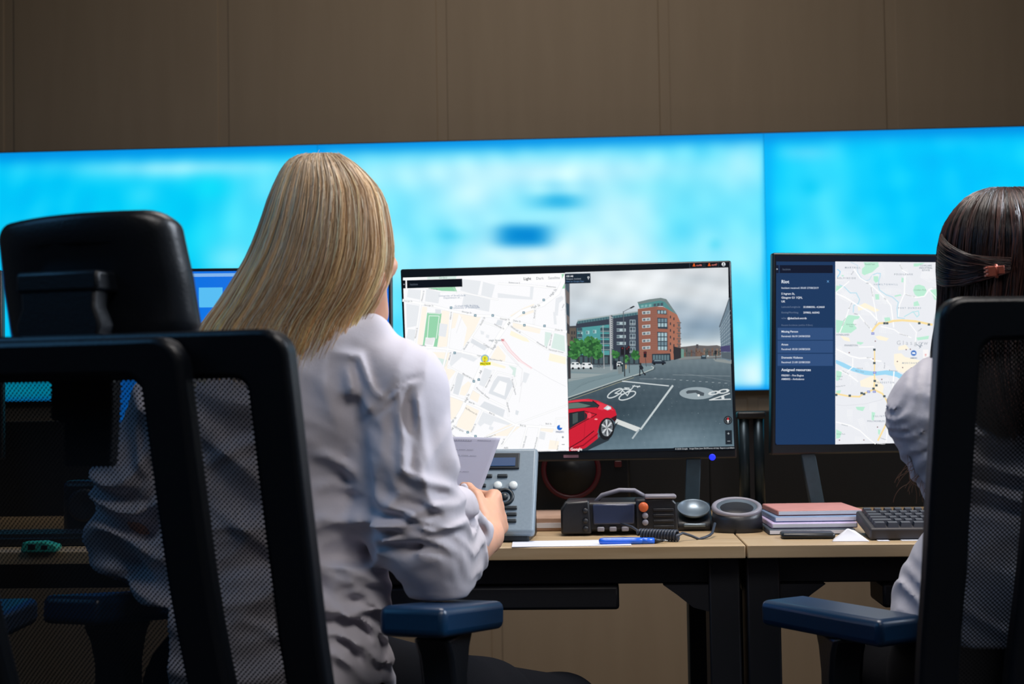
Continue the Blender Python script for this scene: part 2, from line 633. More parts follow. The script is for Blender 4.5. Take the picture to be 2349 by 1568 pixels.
DESK_Z = 0.741
M['monitor_screen'] = screen_mat('desk monitor picture', 1.0)
M['blue_light'] = glow_mat('blue power light', (20, 40, 255), 1.6)
M['logo'] = mat('faded maker mark', (150, 110, 122), 0.5)

def monitor(corners, phi_deg, rise, depth, mid_px, label, legs, light=None, badge=None):
    """corners: the housing's four front corners in the photograph (TL, TR, BR, BL); phi: turn towards the right; rise: lean in its plane"""
    phi = math.radians(phi_deg)
    ux = (RH * math.cos(phi) - FH * math.sin(phi) + ZU * rise).normalized()
    uz = ZU - ux * ZU.dot(ux)
    uz.normalize()
    n = ux.cross(uz)
    c = W(mid_px[0], mid_px[1], depth)
    base = Vector((c.x, c.y, DESK_Z)) - n * 0.02
    yaw = math.atan2(ux.y, ux.x)
    root = empty('monitor', base, yaw)
    Mw = Matrix.Translation(base) @ Matrix.Rotation(yaw, 4, 'Z')
    inv = Mw.inverted()
    nl = (inv.to_3x3() @ n)
    q = [inv @ ray_plane(x, y, c, n) for x, y in corners]
    mb = MB()
    mid = sum(q, Vector()) / 4
    ins = [mid + (p - mid) * 0.93 - nl * 0.03 for p in q]
    mb.add([tuple(p) for p in q] + [tuple(p - nl * 0.022) for p in q] + [tuple(p) for p in ins],
           [(0, 3, 2, 1), (0, 1, 5, 4), (1, 2, 6, 5), (2, 3, 7, 6), (3, 0, 4, 7), (4, 5, 9, 8), (5, 6, 10, 9), (6, 7, 11, 10), (7, 4, 8, 11), (8, 9, 10, 11)])
    mb.build('housing', M['bezel'], root, bevel=0.004)
    # the two sheet-metal legs that carry it
    for (xt, xb) in legs:
        t = inv @ ray_plane(xt, corners[2][1] - 6, c, n)
        b = inv @ ray_plane(xb, corners[2][1] + 80, c, n)
        b = Vector((b.x, t.y + 0.012, 0.003))
        t = t - nl * 0.012
        lg = MB()
        hw = 0.0155
        lg.add([(t.x - hw, t.y - .006, t.z), (t.x + hw, t.y - .006, t.z), (t.x + hw, t.y + .008, t.z), (t.x - hw, t.y + .008, t.z),
                (b.x - hw, b.y - .006, 0), (b.x + hw, b.y - .006, 0), (b.x + hw, b.y + .008, 0), (b.x - hw, b.y + .008, 0)],
               [(0, 1, 2, 3), (7, 6, 5, 4), (0, 4, 5, 1), (1, 5, 6, 2), (2, 6, 7, 3), (3, 7, 4, 0)])
        lg.box((b.x, b.y + 0.02, 0.004), (0.034, 0.16, 0.008))
        lg.build('leg', M['leg_metal'], root, bevel=0.002)
    if light:
        p = inv @ (ray_plane(light[0], light[1], c, n) + n * 0.0005)
        L_ = MB().lathe([(0.0068, -0.002), (0.0068, 0.001), (0.005, 0.0022)], 20, Matrix.Translation(p) @ Matrix.Rotation(PI / 2, 4, 'X'))
        L_.build('power_light', M['blue_light'], root, smooth=False)
    if badge:
        p = inv @ (ray_plane(badge[0], badge[1], c, n) + n * 0.0004)
        MB().box(p, (0.032, 0.0012, 0.006)).build('badge', M['logo'], root)
    pic = Picture(c, n, inv)
    tag(root, label, 'monitor', 'desk monitors')
    return root, pic

def smooth_mix(stops, y):
    for (y0, c0), (y1, c1) in zip(stops[:-1], stops[1:]):
        if y <= y1:
            t = max(0, min(1, (y - y0) / (y1 - y0)))
            return tuple(a + (b - a) * t for a, b in zip(c0, c1))
    return stops[-1][1]

# ---------------------------------------------------------------- monitor with the street map and street view
root, pic = monitor([(918, 617), (1677, 597), (1691, 1050), (936, 1064)], 6.5, 0.0154, 3.05, (1303, 830),
                    'black monitor showing a white street map beside a street view with a red car',
                    [(1030, 1040), (1592, 1584)], light=(1634, 1048), badge=(1310, 1046))
pic.poly([(922, 619), (1673.5, 600.5), (1687, 1031), (939, 1045)], (6, 14, 22))
Z = 1 / 3.2667
c1 = lambda x, y: (900 + x * Z, 580 + y * Z)
c2 = lambda x, y: (1280 + x * Z, 580 + y * Z)
pic.map = c1
# -------- the street map (coordinates of an enlarged crop)
pic.poly([(80, 185), (1290, 150), (1327, 1482), (130, 1510)], (252, 252, 254))
CREAM, CREAM2, GREY, GREY2, GREEN, MINT = (255, 247, 234), (255, 249, 226), (234, 237, 241), (226, 230, 235), (152, 214, 174), (220, 238, 232)
for p, c in (
    # green grounds
    ([(262, 180), (480, 174), (478, 195), (262, 197)], MINT), ([(270, 262), (470, 254), (490, 300), (330, 278)], GREEN),
    ([(1262, 160), (1290, 155), (1292, 265), (1258, 268)], GREEN),
    ([(262, 447), (370, 452), (352, 600), (335, 706), (308, 704), (322, 640), (250, 632), (240, 694), (228, 694)], GREEN),
    # cream quarters
    ([(225, 400), (262, 405), (226, 690), (186, 688)], CREAM), ([(372, 430), (430, 436), (412, 700), (338, 706)], CREAM),
    ([(500, 455), (665, 476), (590, 640), (530, 720), (560, 560)], CREAM), ([(445, 445), (500, 455), (470, 560), (432, 570)], CREAM),
    ([(985, 410), (1062, 380), (1060, 445), (920, 490), (880, 470)], CREAM), ([(905, 510), (1115, 560), (1105, 605), (900, 560)], CREAM),
    ([(890, 580), (1010, 640), (1030, 668), (985, 660), (880, 615)], CREAM2), ([(790, 690), (850, 770), (840, 830), (735, 790)], CREAM),
    ([(255, 740), (430, 745), (395, 960), (350, 1000), (240, 880)], CREAM), ([(410, 865), (480, 880), (380, 1010), (352, 1000)], CREAM),
    ([(330, 1040), (540, 1110), (480, 1230), (440, 1250), (300, 1200)], CREAM), ([(545, 1130), (650, 1180), (590, 1340), (480, 1300), (500, 1230)], CREAM),
    ([(600, 1020), (660, 1050), (640, 1120), (580, 1090)], CREAM), ([(735, 810), (850, 850), (845, 865), (740, 840)], CREAM2),
    ([(1180, 750), (1300, 780), (1300, 835), (1170, 805)], CREAM2), ([(1110, 1290), (1215, 1310), (1200, 1345), (1105, 1330)], CREAM),
    ([(700, 1370), (880, 1280), (960, 1300), (870, 1370)], CREAM), ([(1180, 1400), (1250, 1410), (1240, 1470), (1170, 1470)], CREAM),
    ([(520, 1000), (570, 960), (600, 985), (545, 1070), (505, 1060)], CREAM),
    # grey buildings
    ([(525, 195), (665, 210), (640, 315), (510, 280)], GREY), ([(680, 215), (770, 240), (745, 335), (665, 315)], GREY),
    ([(255, 270), (360, 290), (345, 378), (245, 362)], GREY), ([(120, 270), (225, 280), (210, 350), (110, 330)], GREY),
    ([(540, 300), (735, 350), (725, 440), (520, 400)], GREY), ([(105, 380), (200, 395), (190, 545), (110, 560)], GREY),
    ([(120, 570), (180, 575), (170, 660), (105, 640)], GREY), ([(790, 500), (830, 505), (820, 545), (775, 535)], GREY2),
    ([(600, 640), (720, 700), (690, 730), (585, 670)], GREY2), ([(660, 580), (690, 590), (685, 612), (665, 610)], GREY),
    ([(705, 610), (728, 615), (722, 640), (700, 632)], GREY), ([(250, 640), (320, 632), (300, 690), (245, 680)], (238, 238, 240)),
    ([(322, 420), (365, 425), (365, 455), (322, 450)], GREY2), ([(355, 525), (415, 535), (400, 630), (345, 620)], GREY),
    ([(450, 750), (530, 740), (640, 790), (610, 815), (520, 780), (440, 850), (430, 830)], GREY),
    ([(790, 300), (1030, 330), (1035, 250), (1060, 255), (1050, 350), (790, 335)], GREY),
    ([(1225, 340), (1270, 320), (1285, 345), (1250, 375), (1240, 470), (1215, 465)], GREY),
    ([(1205, 440), (1225, 445), (1232, 535), (1212, 535)], GREY), ([(870, 840), (930, 860), (920, 930), (895, 920), (905, 880)], MINT),
    ([(1145, 590), (1200, 600), (1165, 715), (1140, 690)], MINT), ([(1215, 600), (1290, 620), (1295, 740), (1190, 710)], MINT),
    ([(275, 770), (410, 800), (385, 870), (255, 850)], MINT),
    ([(490, 890), (540, 910), (495, 1065), (455, 1050)], GREY2), ([(690, 860), (745, 880), (700, 1010), (650, 985)], GREY),
    ([(790, 920), (880, 935), (905, 985), (850, 1100), (720, 1050), (760, 960)], GREY2), ([(805, 955), (860, 975), (840, 1070), (755, 1035)], (253, 253, 254)),
    ([(690, 1110), (845, 1175), (830, 1230), (655, 1150)], GREY2), ([(680, 1190), (890, 1275), (870, 1290), (760, 1260), (740, 1295), (690, 1275), (660, 1300), (640, 1280)], GREY),
    ([(925, 1175), (950, 1185), (940, 1215), (922, 1208)], GREY2), ([(985, 890), (1030, 905), (1000, 975), (975, 965)], GREY),
    ([(1110, 1335), (1150, 1345), (1140, 1400), (1100, 1390)], GREY), ([(385, 1175), (425, 1180), (420, 1215), (380, 1205)], MINT),
    ([(730, 1295), (760, 1305), (750, 1330), (722, 1318)], GREY),
):
    pic.poly(p, c)
pic.line([(272, 452), (360, 457)], 3, (252, 252, 253)), pic.line([(262, 640), (276, 470), (352, 472), (330, 640)], 5, (240, 250, 244))
ROAD, EDGE = (255, 255, 255), (226, 228, 232)
roads = [([(85, 355), (300, 395), (440, 432), (640, 470), (770, 475), (900, 510), (1115, 560), (1300, 590)], 17),
         ([(95, 690), (420, 720), (600, 760), (780, 810), (930, 840)], 15),
         ([(130, 990), (330, 1030), (540, 1105), (640, 1150), (930, 1290), (1080, 1300), (1240, 1310)], 15),
         ([(1300, 170), (1240, 300), (1130, 385), (970, 440), (880, 505), (800, 620), (690, 800), (600, 1000), (520, 1180), (430, 1330), (400, 1380)], 28),
         ([(230, 200), (210, 400), (165, 690)], 12), ([(450, 440), (415, 720), (330, 1060), (290, 1200)], 12),
         ([(690, 490), (600, 620), (520, 740)], 11), ([(265, 730), (235, 830)], 9), ([(690, 520), (830, 565)], 9),
         ([(600, 635), (740, 715)], 9), ([(1075, 400), (1060, 530)], 9), ([(800, 230), (1000, 240), (1230, 265)], 11),
         ([(880, 545), (1150, 715), (1300, 760)], 11), ([(1210, 570), (1160, 720)], 9), ([(420, 850), (610, 950)], 9),
         ([(490, 890), (380, 1160)], 9), ([(590, 1010), (700, 1080), (860, 1160)], 11), ([(760, 880), (680, 1030)], 8),
         ([(870, 1100), (925, 980), (905, 920), (790, 890), (740, 960)], 9), ([(680, 1180), (580, 1370)], 10), ([(300, 1265), (460, 1300), (640, 1390)], 13),
         ([(1010, 1300), (960, 1480)], 11), ([(1110, 1290), (1070, 1480)], 11), ([(930, 1290), (820, 1440)], 12), ([(700, 1380), (930, 1280), (1310, 1140)], 9),
         ([(250, 265), (370, 290), (520, 295), (790, 350)], 9), ([(860, 1090), (870, 1220)], 8), ([(1215, 1330), (1230, 1240), (1300, 1235)], 8)]
for p, wd in roads:
    pic.line(p, wd + 4, EDGE)
for p, wd in roads:
    pic.line(p, wd, ROAD)
for p in ([(805, 690), (930, 830), (975, 870), (960, 1000), (975, 960), (950, 1120)], [(820, 690), (950, 840)], [(1045, 860), (1180, 940), (1300, 1000)],
          [(640, 690), (615, 680), (600, 706)], [(480, 600), (520, 480)], [(360, 1080), (400, 1030)], [(850, 950), (930, 920)], [(1262, 430), (1295, 420), (1290, 470)],
          [(400, 850), (440, 760), (520, 745)], [(1290, 330), (1240, 345)], [(450, 250), (485, 298)], [(1220, 1440), (1235, 1385)]):
    pic.line(p, 2.2, (222, 222, 226))
for k in (-12, 0, 12):
    pic.line([(830 + k, 655), (880 + k, 730), (960 + k, 810), (1040 + k * .6, 862)], 3.4 if k else 14, (242, 190, 196) if k else (253, 236, 238))
GT = (96, 104, 114)
for s, x, y, sz, r in (('High St', 1188, 330, 24, -50), ('High St', 1042, 417, 24, -16), ('High St', 758, 728, 24, -62), ('High St', 552, 1122, 24, -66), ('High St', 440, 1282, 22, -48),
                       ('A8', 872, 545, 24, -55), ('A8', 662, 908, 24, -62), ('A8', 446, 1332, 22, -50), ('A85', 836, 1466, 20, 0),
                       ('George St', 238, 394, 17, 5), ('George St', 520, 444, 18, 9), ('George St', 806, 496, 18, 8), ('Duke St', 904, 512, 18, 8), ('Duke St', 1218, 580, 18, 6),
                       ('Nicholas St', 762, 538, 18, 26), ('Havannah St', 884, 552, 18, 34), ('Havannah St', 1080, 672, 18, 30), ('Havannah Street', 1170, 727, 17, 12),
                       ('Shuttle St', 664, 545, 18, -62), ('Shuttle St', 540, 728, 18, -58), ('College St', 680, 685, 18, 30), ('Ingram St', 184, 696, 18, 4), ('Ingram', 635, 772, 17, 8),
                       ('Albion St', 440, 500, 16, -82), ('Albion St', 430, 805, 17, -78), ('Albion St', 356, 1015, 17, -70), ('Blackfriars St', 524, 908, 19, 28), ('Blackfriars Rd', 728, 800, 17, 8),
                       ('Walls St', 446, 1036, 16, -68), ('Bell St', 364, 1034, 17, 16), ('Bell St', 572, 1120, 18, 20), ('Bell St', 724, 1200, 18, 24), ('Bell St', 956, 1294, 18, 10), ('Bell St', 1148, 1284, 18, 2),
                       ('Parsonage Row', 706, 1010, 17, -66), ('Parsonage Square', 626, 1012, 18, 40), ('Parsonage Square', 892, 945, 17, 76), ('Molendinar', 854, 1120, 17, 74),
                       ('McPherson St', 545, 1165, 18, 30), ('Gallowgate', 452, 1298, 20, 28), ('Watson St', 596, 1346, 17, -64), ('Tontine Ln', 402, 1134, 16, -68), ('Trongate', 350, 1300, 17, 30), ('London', 430, 1356, 17, 32),
                       ('Rottenrow E', 872, 226, 16, 3), ('Rottenrow', 1155, 254, 16, 6), ('Burrell Ln', 1068, 490, 16, -84), ('Barrack Street', 1184, 695, 15, -80), ('Miller', 1282, 380, 15, 110),
                       ('Montrose St', 226, 362, 16, -78), ('Montrose St', 178, 640, 16, -80), ('Candleriggs', 252, 795, 16, -80), ('George St', 84, 362, 16, 4), ('Graham St', 270, 272, 16, 6),
                       ('Gallowgate St', 690, 1390, 16, -16), ('Moir St', 826, 1436, 16, -68), ('Little Dovehill', 984, 1460, 16, -74), ('Great Dovehill', 1068, 1474, 16, -76), ('East St', 1240, 1478, 14, -80)):
    pic.text(s, x, y, sz, GT, r)
for s, x, y, sz, c in (('University of Strathclyde', 350, 328, 20, (122, 142, 168)), ('Department of...', 384, 343, 20, (122, 142, 168)),
                       ('Graham Hills Building,', 468, 404, 20, (104, 128, 160)), ('University of Strathclyde', 456, 418, 20, (104, 128, 160)),
                       ('Gardens', 350, 192, 18, (92, 140, 110)), ('High Street', 724, 662, 21, (48, 84, 96)),
                       ('Map data ©2020 Google', 930, 1490, 11, (60, 70, 80)), ('2020 Accommodation', 1085, 1488, 11, (60, 70, 80)), ('Terms of Use', 1240, 1484, 11, (60, 70, 80))):
    pic.text(s, x, y, sz, c, -1.4)
for x, y in ((441, 410), (622, 468), (753, 468), (985, 447), (990, 541), (1135, 352), (1141, 546), (468, 748), (612, 961), (649, 948), (394, 1263), (329, 1295), (566, 1342), (624, 1372)):
    pic.rect(x - 9, y - 9, x + 9, y + 9, (66, 116, 138))
    pic.rect(x - 4, y - 4, x + 4, y + 4, (214, 232, 238))
pic.rect(816, 645, 840, 649, (205, 40, 60)), pic.rect(816, 655, 840, 659, (205, 40, 60)), pic.line([(820, 645), (836, 659)], 3, (205, 40, 60))
pic.ell(695, 792, 31, 32, (152, 190, 205)), pic.ell(695, 792, 22, 23, (236, 228, 60))
pic.ring(692, 828, 17, 16, 2.5, (200, 190, 60))
pic.poly([(657, 818), (738, 815), (738, 840), (657, 843)], (248, 240, 40))
pic.text('PR67654', 660, 837, 21, (40, 40, 20), -1, bold=True)
pic.text('!', 690, 804, 34, (40, 40, 10), bold=True)
pic.ell(692, 812, 5, 6, (230, 120, 30), 8)
# map controls
pic.poly([(80, 205), (100, 205), (101, 265), (80, 266)], (3, 9, 18)), pic.text('>', 84, 242, 18, (200, 210, 220), bold=True)
pic.poly([(110, 205), (524, 193), (526, 253), (112, 265)], (4, 12, 22)), pic.text('/action', 132, 243, 22, (96, 106, 120), -1.5)
pic.poly([(966, 172), (1270, 162), (1274, 214), (968, 224)], (254, 254, 255))
pic.text('Light', 984, 203, 29, (30, 34, 40), -1.5, bold=True), pic.text('Dark', 1078, 200, 28, (120, 124, 132), -1.5), pic.text('Satellite', 1168, 197, 28, (120, 124, 132), -1.5)
pic.ell(1254, 1307, 20, 20, (40, 110, 205)), pic.rect(1256, 1264, 1300, 1308, (250, 250, 252)), pic.text('FIRE001', 1225, 1346, 19, (50, 80, 130), bold=True)
pic.rect(1256, 1358, 1306, 1404, (254, 254, 255)), pic.rect(1256, 1412, 1306, 1458, (254, 254, 255))
pic.text('+', 1268, 1391, 34, (70, 78, 88), bold=True), pic.rect(1270, 1432, 1292, 1436, (90, 96, 104))

# -------- the street view
pic.map = c2
pic.layer = 2
def sky(x, y):
    c = smooth_mix([(108, (214, 219, 223)), (300, (212, 218, 222)), (430, (196, 206, 214)), (560, (176, 192, 204)), (650, (188, 202, 210)), (690, (226, 232, 233)), (720, (214, 222, 226))], y)
    for cx, cy, rx, ry, dc in ((560, 230, 220, 90, (26, 24, 22)), (1100, 530, 230, 80, (-42, -34, -26)), (900, 400, 120, 60, (-20, -14, -10)), (250, 380, 160, 70, (6, 8, 9)),
                               (130, 260, 90, 80, (-14, -12, -10)), (1050, 200, 200, 50, (-12, -9, -7)), (760, 200, 90, 90, (12, 12, 12)), (1000, 620, 160, 40, (-22, -18, -14)),
                               (1180, 330, 120, 80, (12, 13, 14)), (420, 150, 120, 40, (-10, -9, -8)), (640, 320, 120, 40, (14, 14, 14))):
        g = math.exp(-((x - cx) / rx) ** 2 - ((y - cy) / ry) ** 2)
        c = tuple(a + d * g for a, d in zip(c, dc))
    k = 4 * math.sin(x * .031 + y * .02) + 3 * math.sin(x * .013 - y * .05)
    return tuple(max(0, min(252, a + k)) for a in c)
pic.grid(0, 0, 1, 1, 40, 26, sky, warp=lambda u, v: (52 + 28 * v * .5 + (1275 + 24 * v * .45 - 52 - 14 * v) * u, (146 - 38 * u) + (790 - (146 - 38 * u)) * v))
def tar(x, y):
    c = smooth_mix([(770, (118, 132, 138)), (850, (102, 118, 126)), (930, (84, 100, 109)), (1050, (70, 86, 96)), (1180, (68, 85, 95)), (1320, (82, 102, 113)), (1480, (104, 126, 138))], y)
    g = math.exp(-((x - 900) / 260) ** 2 - ((y - 1380) / 110) ** 2) * 20 - math.exp(-((x - 420) / 200) ** 2 - ((y - 1200) / 120) ** 2) * 14
    k = 3 * math.sin(x * .09 + y * .31) + 2 * math.sin(x * .23 - y * .17)
    return tuple(a + g + k for a in c)
pic.grid(0, 0, 1, 1, 44, 30, tar, warp=lambda u, v: (68 + 14 * v + (1294 + 26 * v - 68 - 14 * v) * u, 770 + (1480 - 30 * u - 770) * v))
# far street
pic.poly([(905, 705), (960, 700), (1040, 690), (1120, 695), (1190, 690), (1225, 700), (1225, 785), (905, 800)], (104, 100, 100))
rr = random.Random(3)
for k in range(26):
    x = 910 + k * 12
    h = rr.uniform(20, 62)
    g = rr.choice([(120, 96, 84), (96, 92, 94), (134, 112, 98), (84, 92, 90), (108, 86, 76)])
    pic.rect(x, 768 - h, x + 13, 776, g)
    pic.rect(x + 3, 768 - h * .7, x + 9, 768 - h * .5, tuple(v * .7 for v in g))
pic.rect(1035, 684, 1052, 712, (78, 76, 80))
pic.poly([(905, 778), (1225, 768), (1225, 778), (905, 800)], (130, 136, 136))
# pavements
pic.poly([(74, 880), (110, 866), (440, 846), (600, 838), (705, 848), (722, 862), (640, 895), (560, 918), (440, 958), (260, 1020), (78, 1082)], (124, 144, 150))
pic.poly([(76, 900), (330, 905), (370, 902), (76, 965)], (150, 162, 164)), pic.poly([(74, 868), (450, 846), (450, 884), (360, 902), (108, 886)], (134, 148, 152))
for k in range(9):
    pic.line([(76, 945 + k * 15), (500 - k * 38, 905 + k * 8)], 1.8, (106, 126, 132))
pic.line([(78, 1082), (260, 1020), (440, 958), (560, 920), (650, 893), (712, 868), (716, 856), (700, 848)], 7, (176, 186, 184))
pic.line([(78, 1090), (260, 1028), (440, 966), (560, 928), (650, 900), (724, 870), (726, 856)], 4, (52, 64, 70)), pic.line([(86, 1100), (270, 1036), (440, 974), (566, 934)], 3, (172, 170, 140))
pic.poly([(1160, 792), (1300, 800), (1300, 830), (1180, 812)], (140, 148, 148))
# left street corner building
pic.poly([(55, 228), (88, 228), (88, 548), (66, 520)], (112, 104, 102)), pic.poly([(56, 228), (84, 228), (84, 300), (58, 270)], (74, 88, 100)), pic.poly([(60, 370), (84, 385), (86, 480), (64, 460)], (62, 78, 90))
pic.poly([(66, 520), (90, 548), (96, 940), (76, 944)], (58, 58, 62)), pic.poly([(66, 600), (92, 610), (94, 700), (70, 690)], (118, 104, 92))
pic.poly([(86, 560), (140, 556), (140, 680), (88, 680)], (98, 90, 82)), pic.poly([(84, 548), (142, 544), (142, 560), (84, 562)], (70, 72, 76))
for x, y in ((100, 586), (118, 586), (100, 626), (118, 626)):
    pic.rect(x, y, x + 10, y + 24, (54, 58, 62))
# long dark and teal block
pic.poly([(136, 536), (150, 502), (300, 482), (470, 452), (600, 434), (612, 834), (136, 836)], (56, 64, 78))
pic.poly([(146, 502), (600, 436), (600, 462), (146, 530)], (92, 128, 134)), pic.poly([(146, 500), (600, 434), (600, 442), (146, 510)], (166, 178, 180))
for k in range(22):
    x = 156 + k * 20
    y = 508 - (x - 146) * .147
    pic.rect(x, y + 4, x + 13, y + 20, (70, 104, 114))
pic.poly([(144, 562), (384, 536), (386, 800), (144, 804)], (84, 158, 160))
for k in range(24):
    pic.line([(148 + k * 10, 562 - k * 1.1), (148 + k * 10, 800)], 1.6, (62, 128, 134))
for x, y in ((160, 590), (210, 582), (262, 576), (160, 650), (212, 640), (264, 634), (160, 700), (214, 694)):
    pic.rect(x, y, x + 26, y + 26, (158, 196, 198)), pic.rect(x + 3, y + 3, x + 12, y + 23, (72, 104, 112))
for x in (146, 318, 352):
    for y in (560, 606, 652, 698):
        pic.rect(x, y, x + 36, y + 34, (60, 84, 94)), pic.rect(x, y + 24, x + 36, y + 28, (150, 170, 172))
pic.poly([(144, 764), (610, 764), (612, 834), (144, 836)], (50, 56, 64))
for k in range(12):
    pic.rect(160 + k * 38, 776, 184 + k * 38, 828, (72, 92, 98))
for y in (516, 566, 615, 666):
    pic.rect(440, y, 508, y + 22, (174, 192, 198)), pic.rect(440, y + 3, 462, y + 19, (98, 116, 126)), pic.rect(482, y + 3, 500, y + 19, (120, 138, 146))
for y in (500, 553, 604, 656, 706):
    pic.rect(537, y, 581, y + 42, (150, 168, 176)), pic.rect(541, y + 5, 557, y + 37, (66, 78, 90)), pic.rect(562, y + 5, 577, y + 37, (84, 98, 110)), pic.rect(537, y + 28, 581, y + 31, (190, 200, 204))
pic.poly([(384, 466), (400, 464), (406, 876), (392, 878)], (168, 172, 176)), pic.poly([(398, 464), (408, 468), (412, 720), (402, 876)], (96, 104, 112))
for k in range(16):
    pic.line([(398, 482 + k * 15), (412, 488 + k * 15)], 4, (206, 210, 212))
# brick tower
pic.poly([(598, 420), (746, 400), (752, 822), (612, 826)], (146, 98, 84)), pic.poly([(740, 402), (790, 404), (828, 424), (842, 800), (748, 822)], (156, 102, 86))
pic.poly([(826, 424), (892, 462), (916, 516), (920, 786), (842, 802)], (168, 112, 92))
for k in range(24):
    y = 424 + k * 16
    pic.line([(600, y), (744, y - 14 + k * .7)], 1.0, (132, 86, 74))
    pic.line([(744, y - 14 + k * .7), (830, y + 4)], 1.0, (138, 90, 76))
pic.poly([(597, 370), (680, 350), (770, 338), (806, 346), (892, 462), (826, 424), (780, 396), (612, 416)], (84, 140, 140))
pic.poly([(594, 368), (680, 348), (770, 336), (812, 346), (890, 458), (870, 448), (800, 366), (760, 356), (610, 384)], (116, 132, 132))
for x in (622, 650, 680, 716, 742, 768):
    pic.poly([(x, 392 - (x - 622) * .12), (x + 20, 389 - (x - 622) * .12), (x + 20, 405 - (x - 622) * .06), (x, 408 - (x - 622) * .06)], (128, 176, 176) if x < 700 else (70, 90, 100))
for y in (438, 489, 541, 593, 648, 701):
    pic.poly([(630, y), (692, y - 5), (692, y + 18), (632, y + 22)], (196, 204, 206)), pic.poly([(636, y + 4), (656, y + 2), (656, y + 18), (637, y + 19)], (96, 110, 118)), pic.poly([(664, y + 2), (686, y), (686, y + 15), (664, y + 17)], (130, 144, 150))
pic.poly([(742, 426), (812, 430), (816, 462), (744, 456)], (60, 74, 84))
for x in (748, 772, 794):
    pic.rect(x, 432, x + 16, 454, (150, 174, 182))
for y0, y1 in ((484, 566), (590, 726)):
    pic.poly([(744, y0), (820, y0 + 4), (822, y1 + 4), (748, y1)], (52, 66, 78))
    for x in (750, 774, 798):
        for y in range(y0 + 8, y1 - 24, 34):
            pic.rect(x, y, x + 18, y + 27, (164, 190, 198) if (x + y) % 3 else (112, 136, 148))
for x in (838, 864):
    for k in range(6):
        pic.rect(x, 470 + k * 50 + (x - 838) * .5, x + 9, 490 + k * 50 + (x - 838) * .5, (66, 62, 66))
for k in range(6):
    pic.rect(890, 520 + k * 40, 924, 526 + k * 40, (82, 92, 96)), pic.rect(898, 530 + k * 40, 916, 552 + k * 40, (110, 100, 96))
pic.poly([(704, 756), (842, 752), (846, 806), (706, 822)], (44, 56, 66))
for k in range(6):
    pic.rect(712 + k * 21, 764, 728 + k * 21, 804, (98, 122, 130))
pic.poly([(864, 700), (922, 712), (922, 786), (868, 802)], (48, 48, 52))
pic.poly([(922, 716), (944, 722), (944, 780), (922, 786)], (110, 150, 140))
# block at the right edge
pic.poly([(1284, 340), (1250, 440), (1210, 552), (1220, 700), (1222, 786), (1280, 808), (1296, 808), (1290, 500)], (112, 132, 146))
for k in range(11):
    pic.line([(1214, 566 + k * 20), (1292, 430 + k * 34)], 2.4, (176, 190, 198))
for k in range(5):
    pic.line([(1222 + k * 15, 540 - k * 36), (1228 + k * 14, 784 + k * 4)], 2, (84, 100, 114))
pic.poly([(1218, 700), (1290, 690), (1292, 740), (1220, 740)], (72, 70, 110)), pic.poly([(1222, 742), (1292, 744), (1294, 800), (1226, 786)], (86, 98, 106))
pic.line([(1284, 338), (1250, 440), (1210, 552)], 8, (88, 100, 110))
# trees
rt = random.Random(8)
for cx, cy, rx, ry, n in ((150, 708, 66, 62, 60), (250, 706, 80, 74, 90), (300, 760, 44, 40, 30), (120, 760, 40, 40, 24), (430, 760, 26, 30, 18), (582, 768, 30, 34, 20), (515, 788, 20, 24, 10)):
    pic.ell(cx, cy, rx * .8, ry * .8, (40, 84, 50), 14)
    for k in range(n):
        a, q = rt.uniform(0, 2 * PI), rt.uniform(.1, 1) ** .6
        s = rt.uniform(8, 17)
        t = rt.uniform(0, 1)
        pic.ell(cx + rx * q * math.cos(a), cy + ry * q * math.sin(a), s, s * .8, (34 + 46 * t, 82 + 66 * t, 44 + 34 * t), 7, rt.uniform(0, 3))
for x in (160, 250):
    pic.line([(x, 780), (x + 2, 868)], 6, (74, 66, 58))
# vans, cars, bicycles
for x0, x1, y0, y1 in ((96, 172, 818, 864), (176, 262, 822, 862), (438, 492, 814, 846)):
    pic.poly([(x0, y1), (x0, y0 + 18), (x0 + 10, y0), (x1 - 20, y0), (x1, y0 + 20), (x1, y1)], (226, 230, 232)), pic.rect(x0 + 8, y0 + 6, x0 + 26, y0 + 18, (64, 76, 84)), pic.rect(x1 - 34, y0 + 6, x1 - 14, y0 + 18, (64, 76, 84))
    pic.ell(x0 + 16, y1, 9, 9, (36, 38, 42), 10), pic.ell(x1 - 16, y1, 9, 9, (36, 38, 42), 10)
pic.poly([(704, 830), (704, 812), (722, 798), (770, 796), (790, 810), (808, 818), (808, 830)], (36, 44, 56)), pic.poly([(724, 800), (768, 799), (782, 811), (718, 812)], (112, 132, 142))
pic.ell(722, 831, 9, 8, (22, 24, 28), 10), pic.ell(786, 831, 9, 8, (22, 24, 28), 10)
pic.poly([(1070, 794), (1072, 774), (1082, 764), (1102, 764), (1110, 776), (1110, 794)], (46, 62, 74)), pic.rect(1080, 768, 1104, 777, (130, 150, 160)), pic.rect(1116, 766, 1130, 776, (190, 200, 204))
pic.ring(306, 848, 11, 11, 2, (60, 60, 62)), pic.ring(332, 848, 11, 11, 2, (60, 60, 62)), pic.line([(306, 848), (316, 832), (328, 832), (332, 848)], 2, (60, 60, 62))
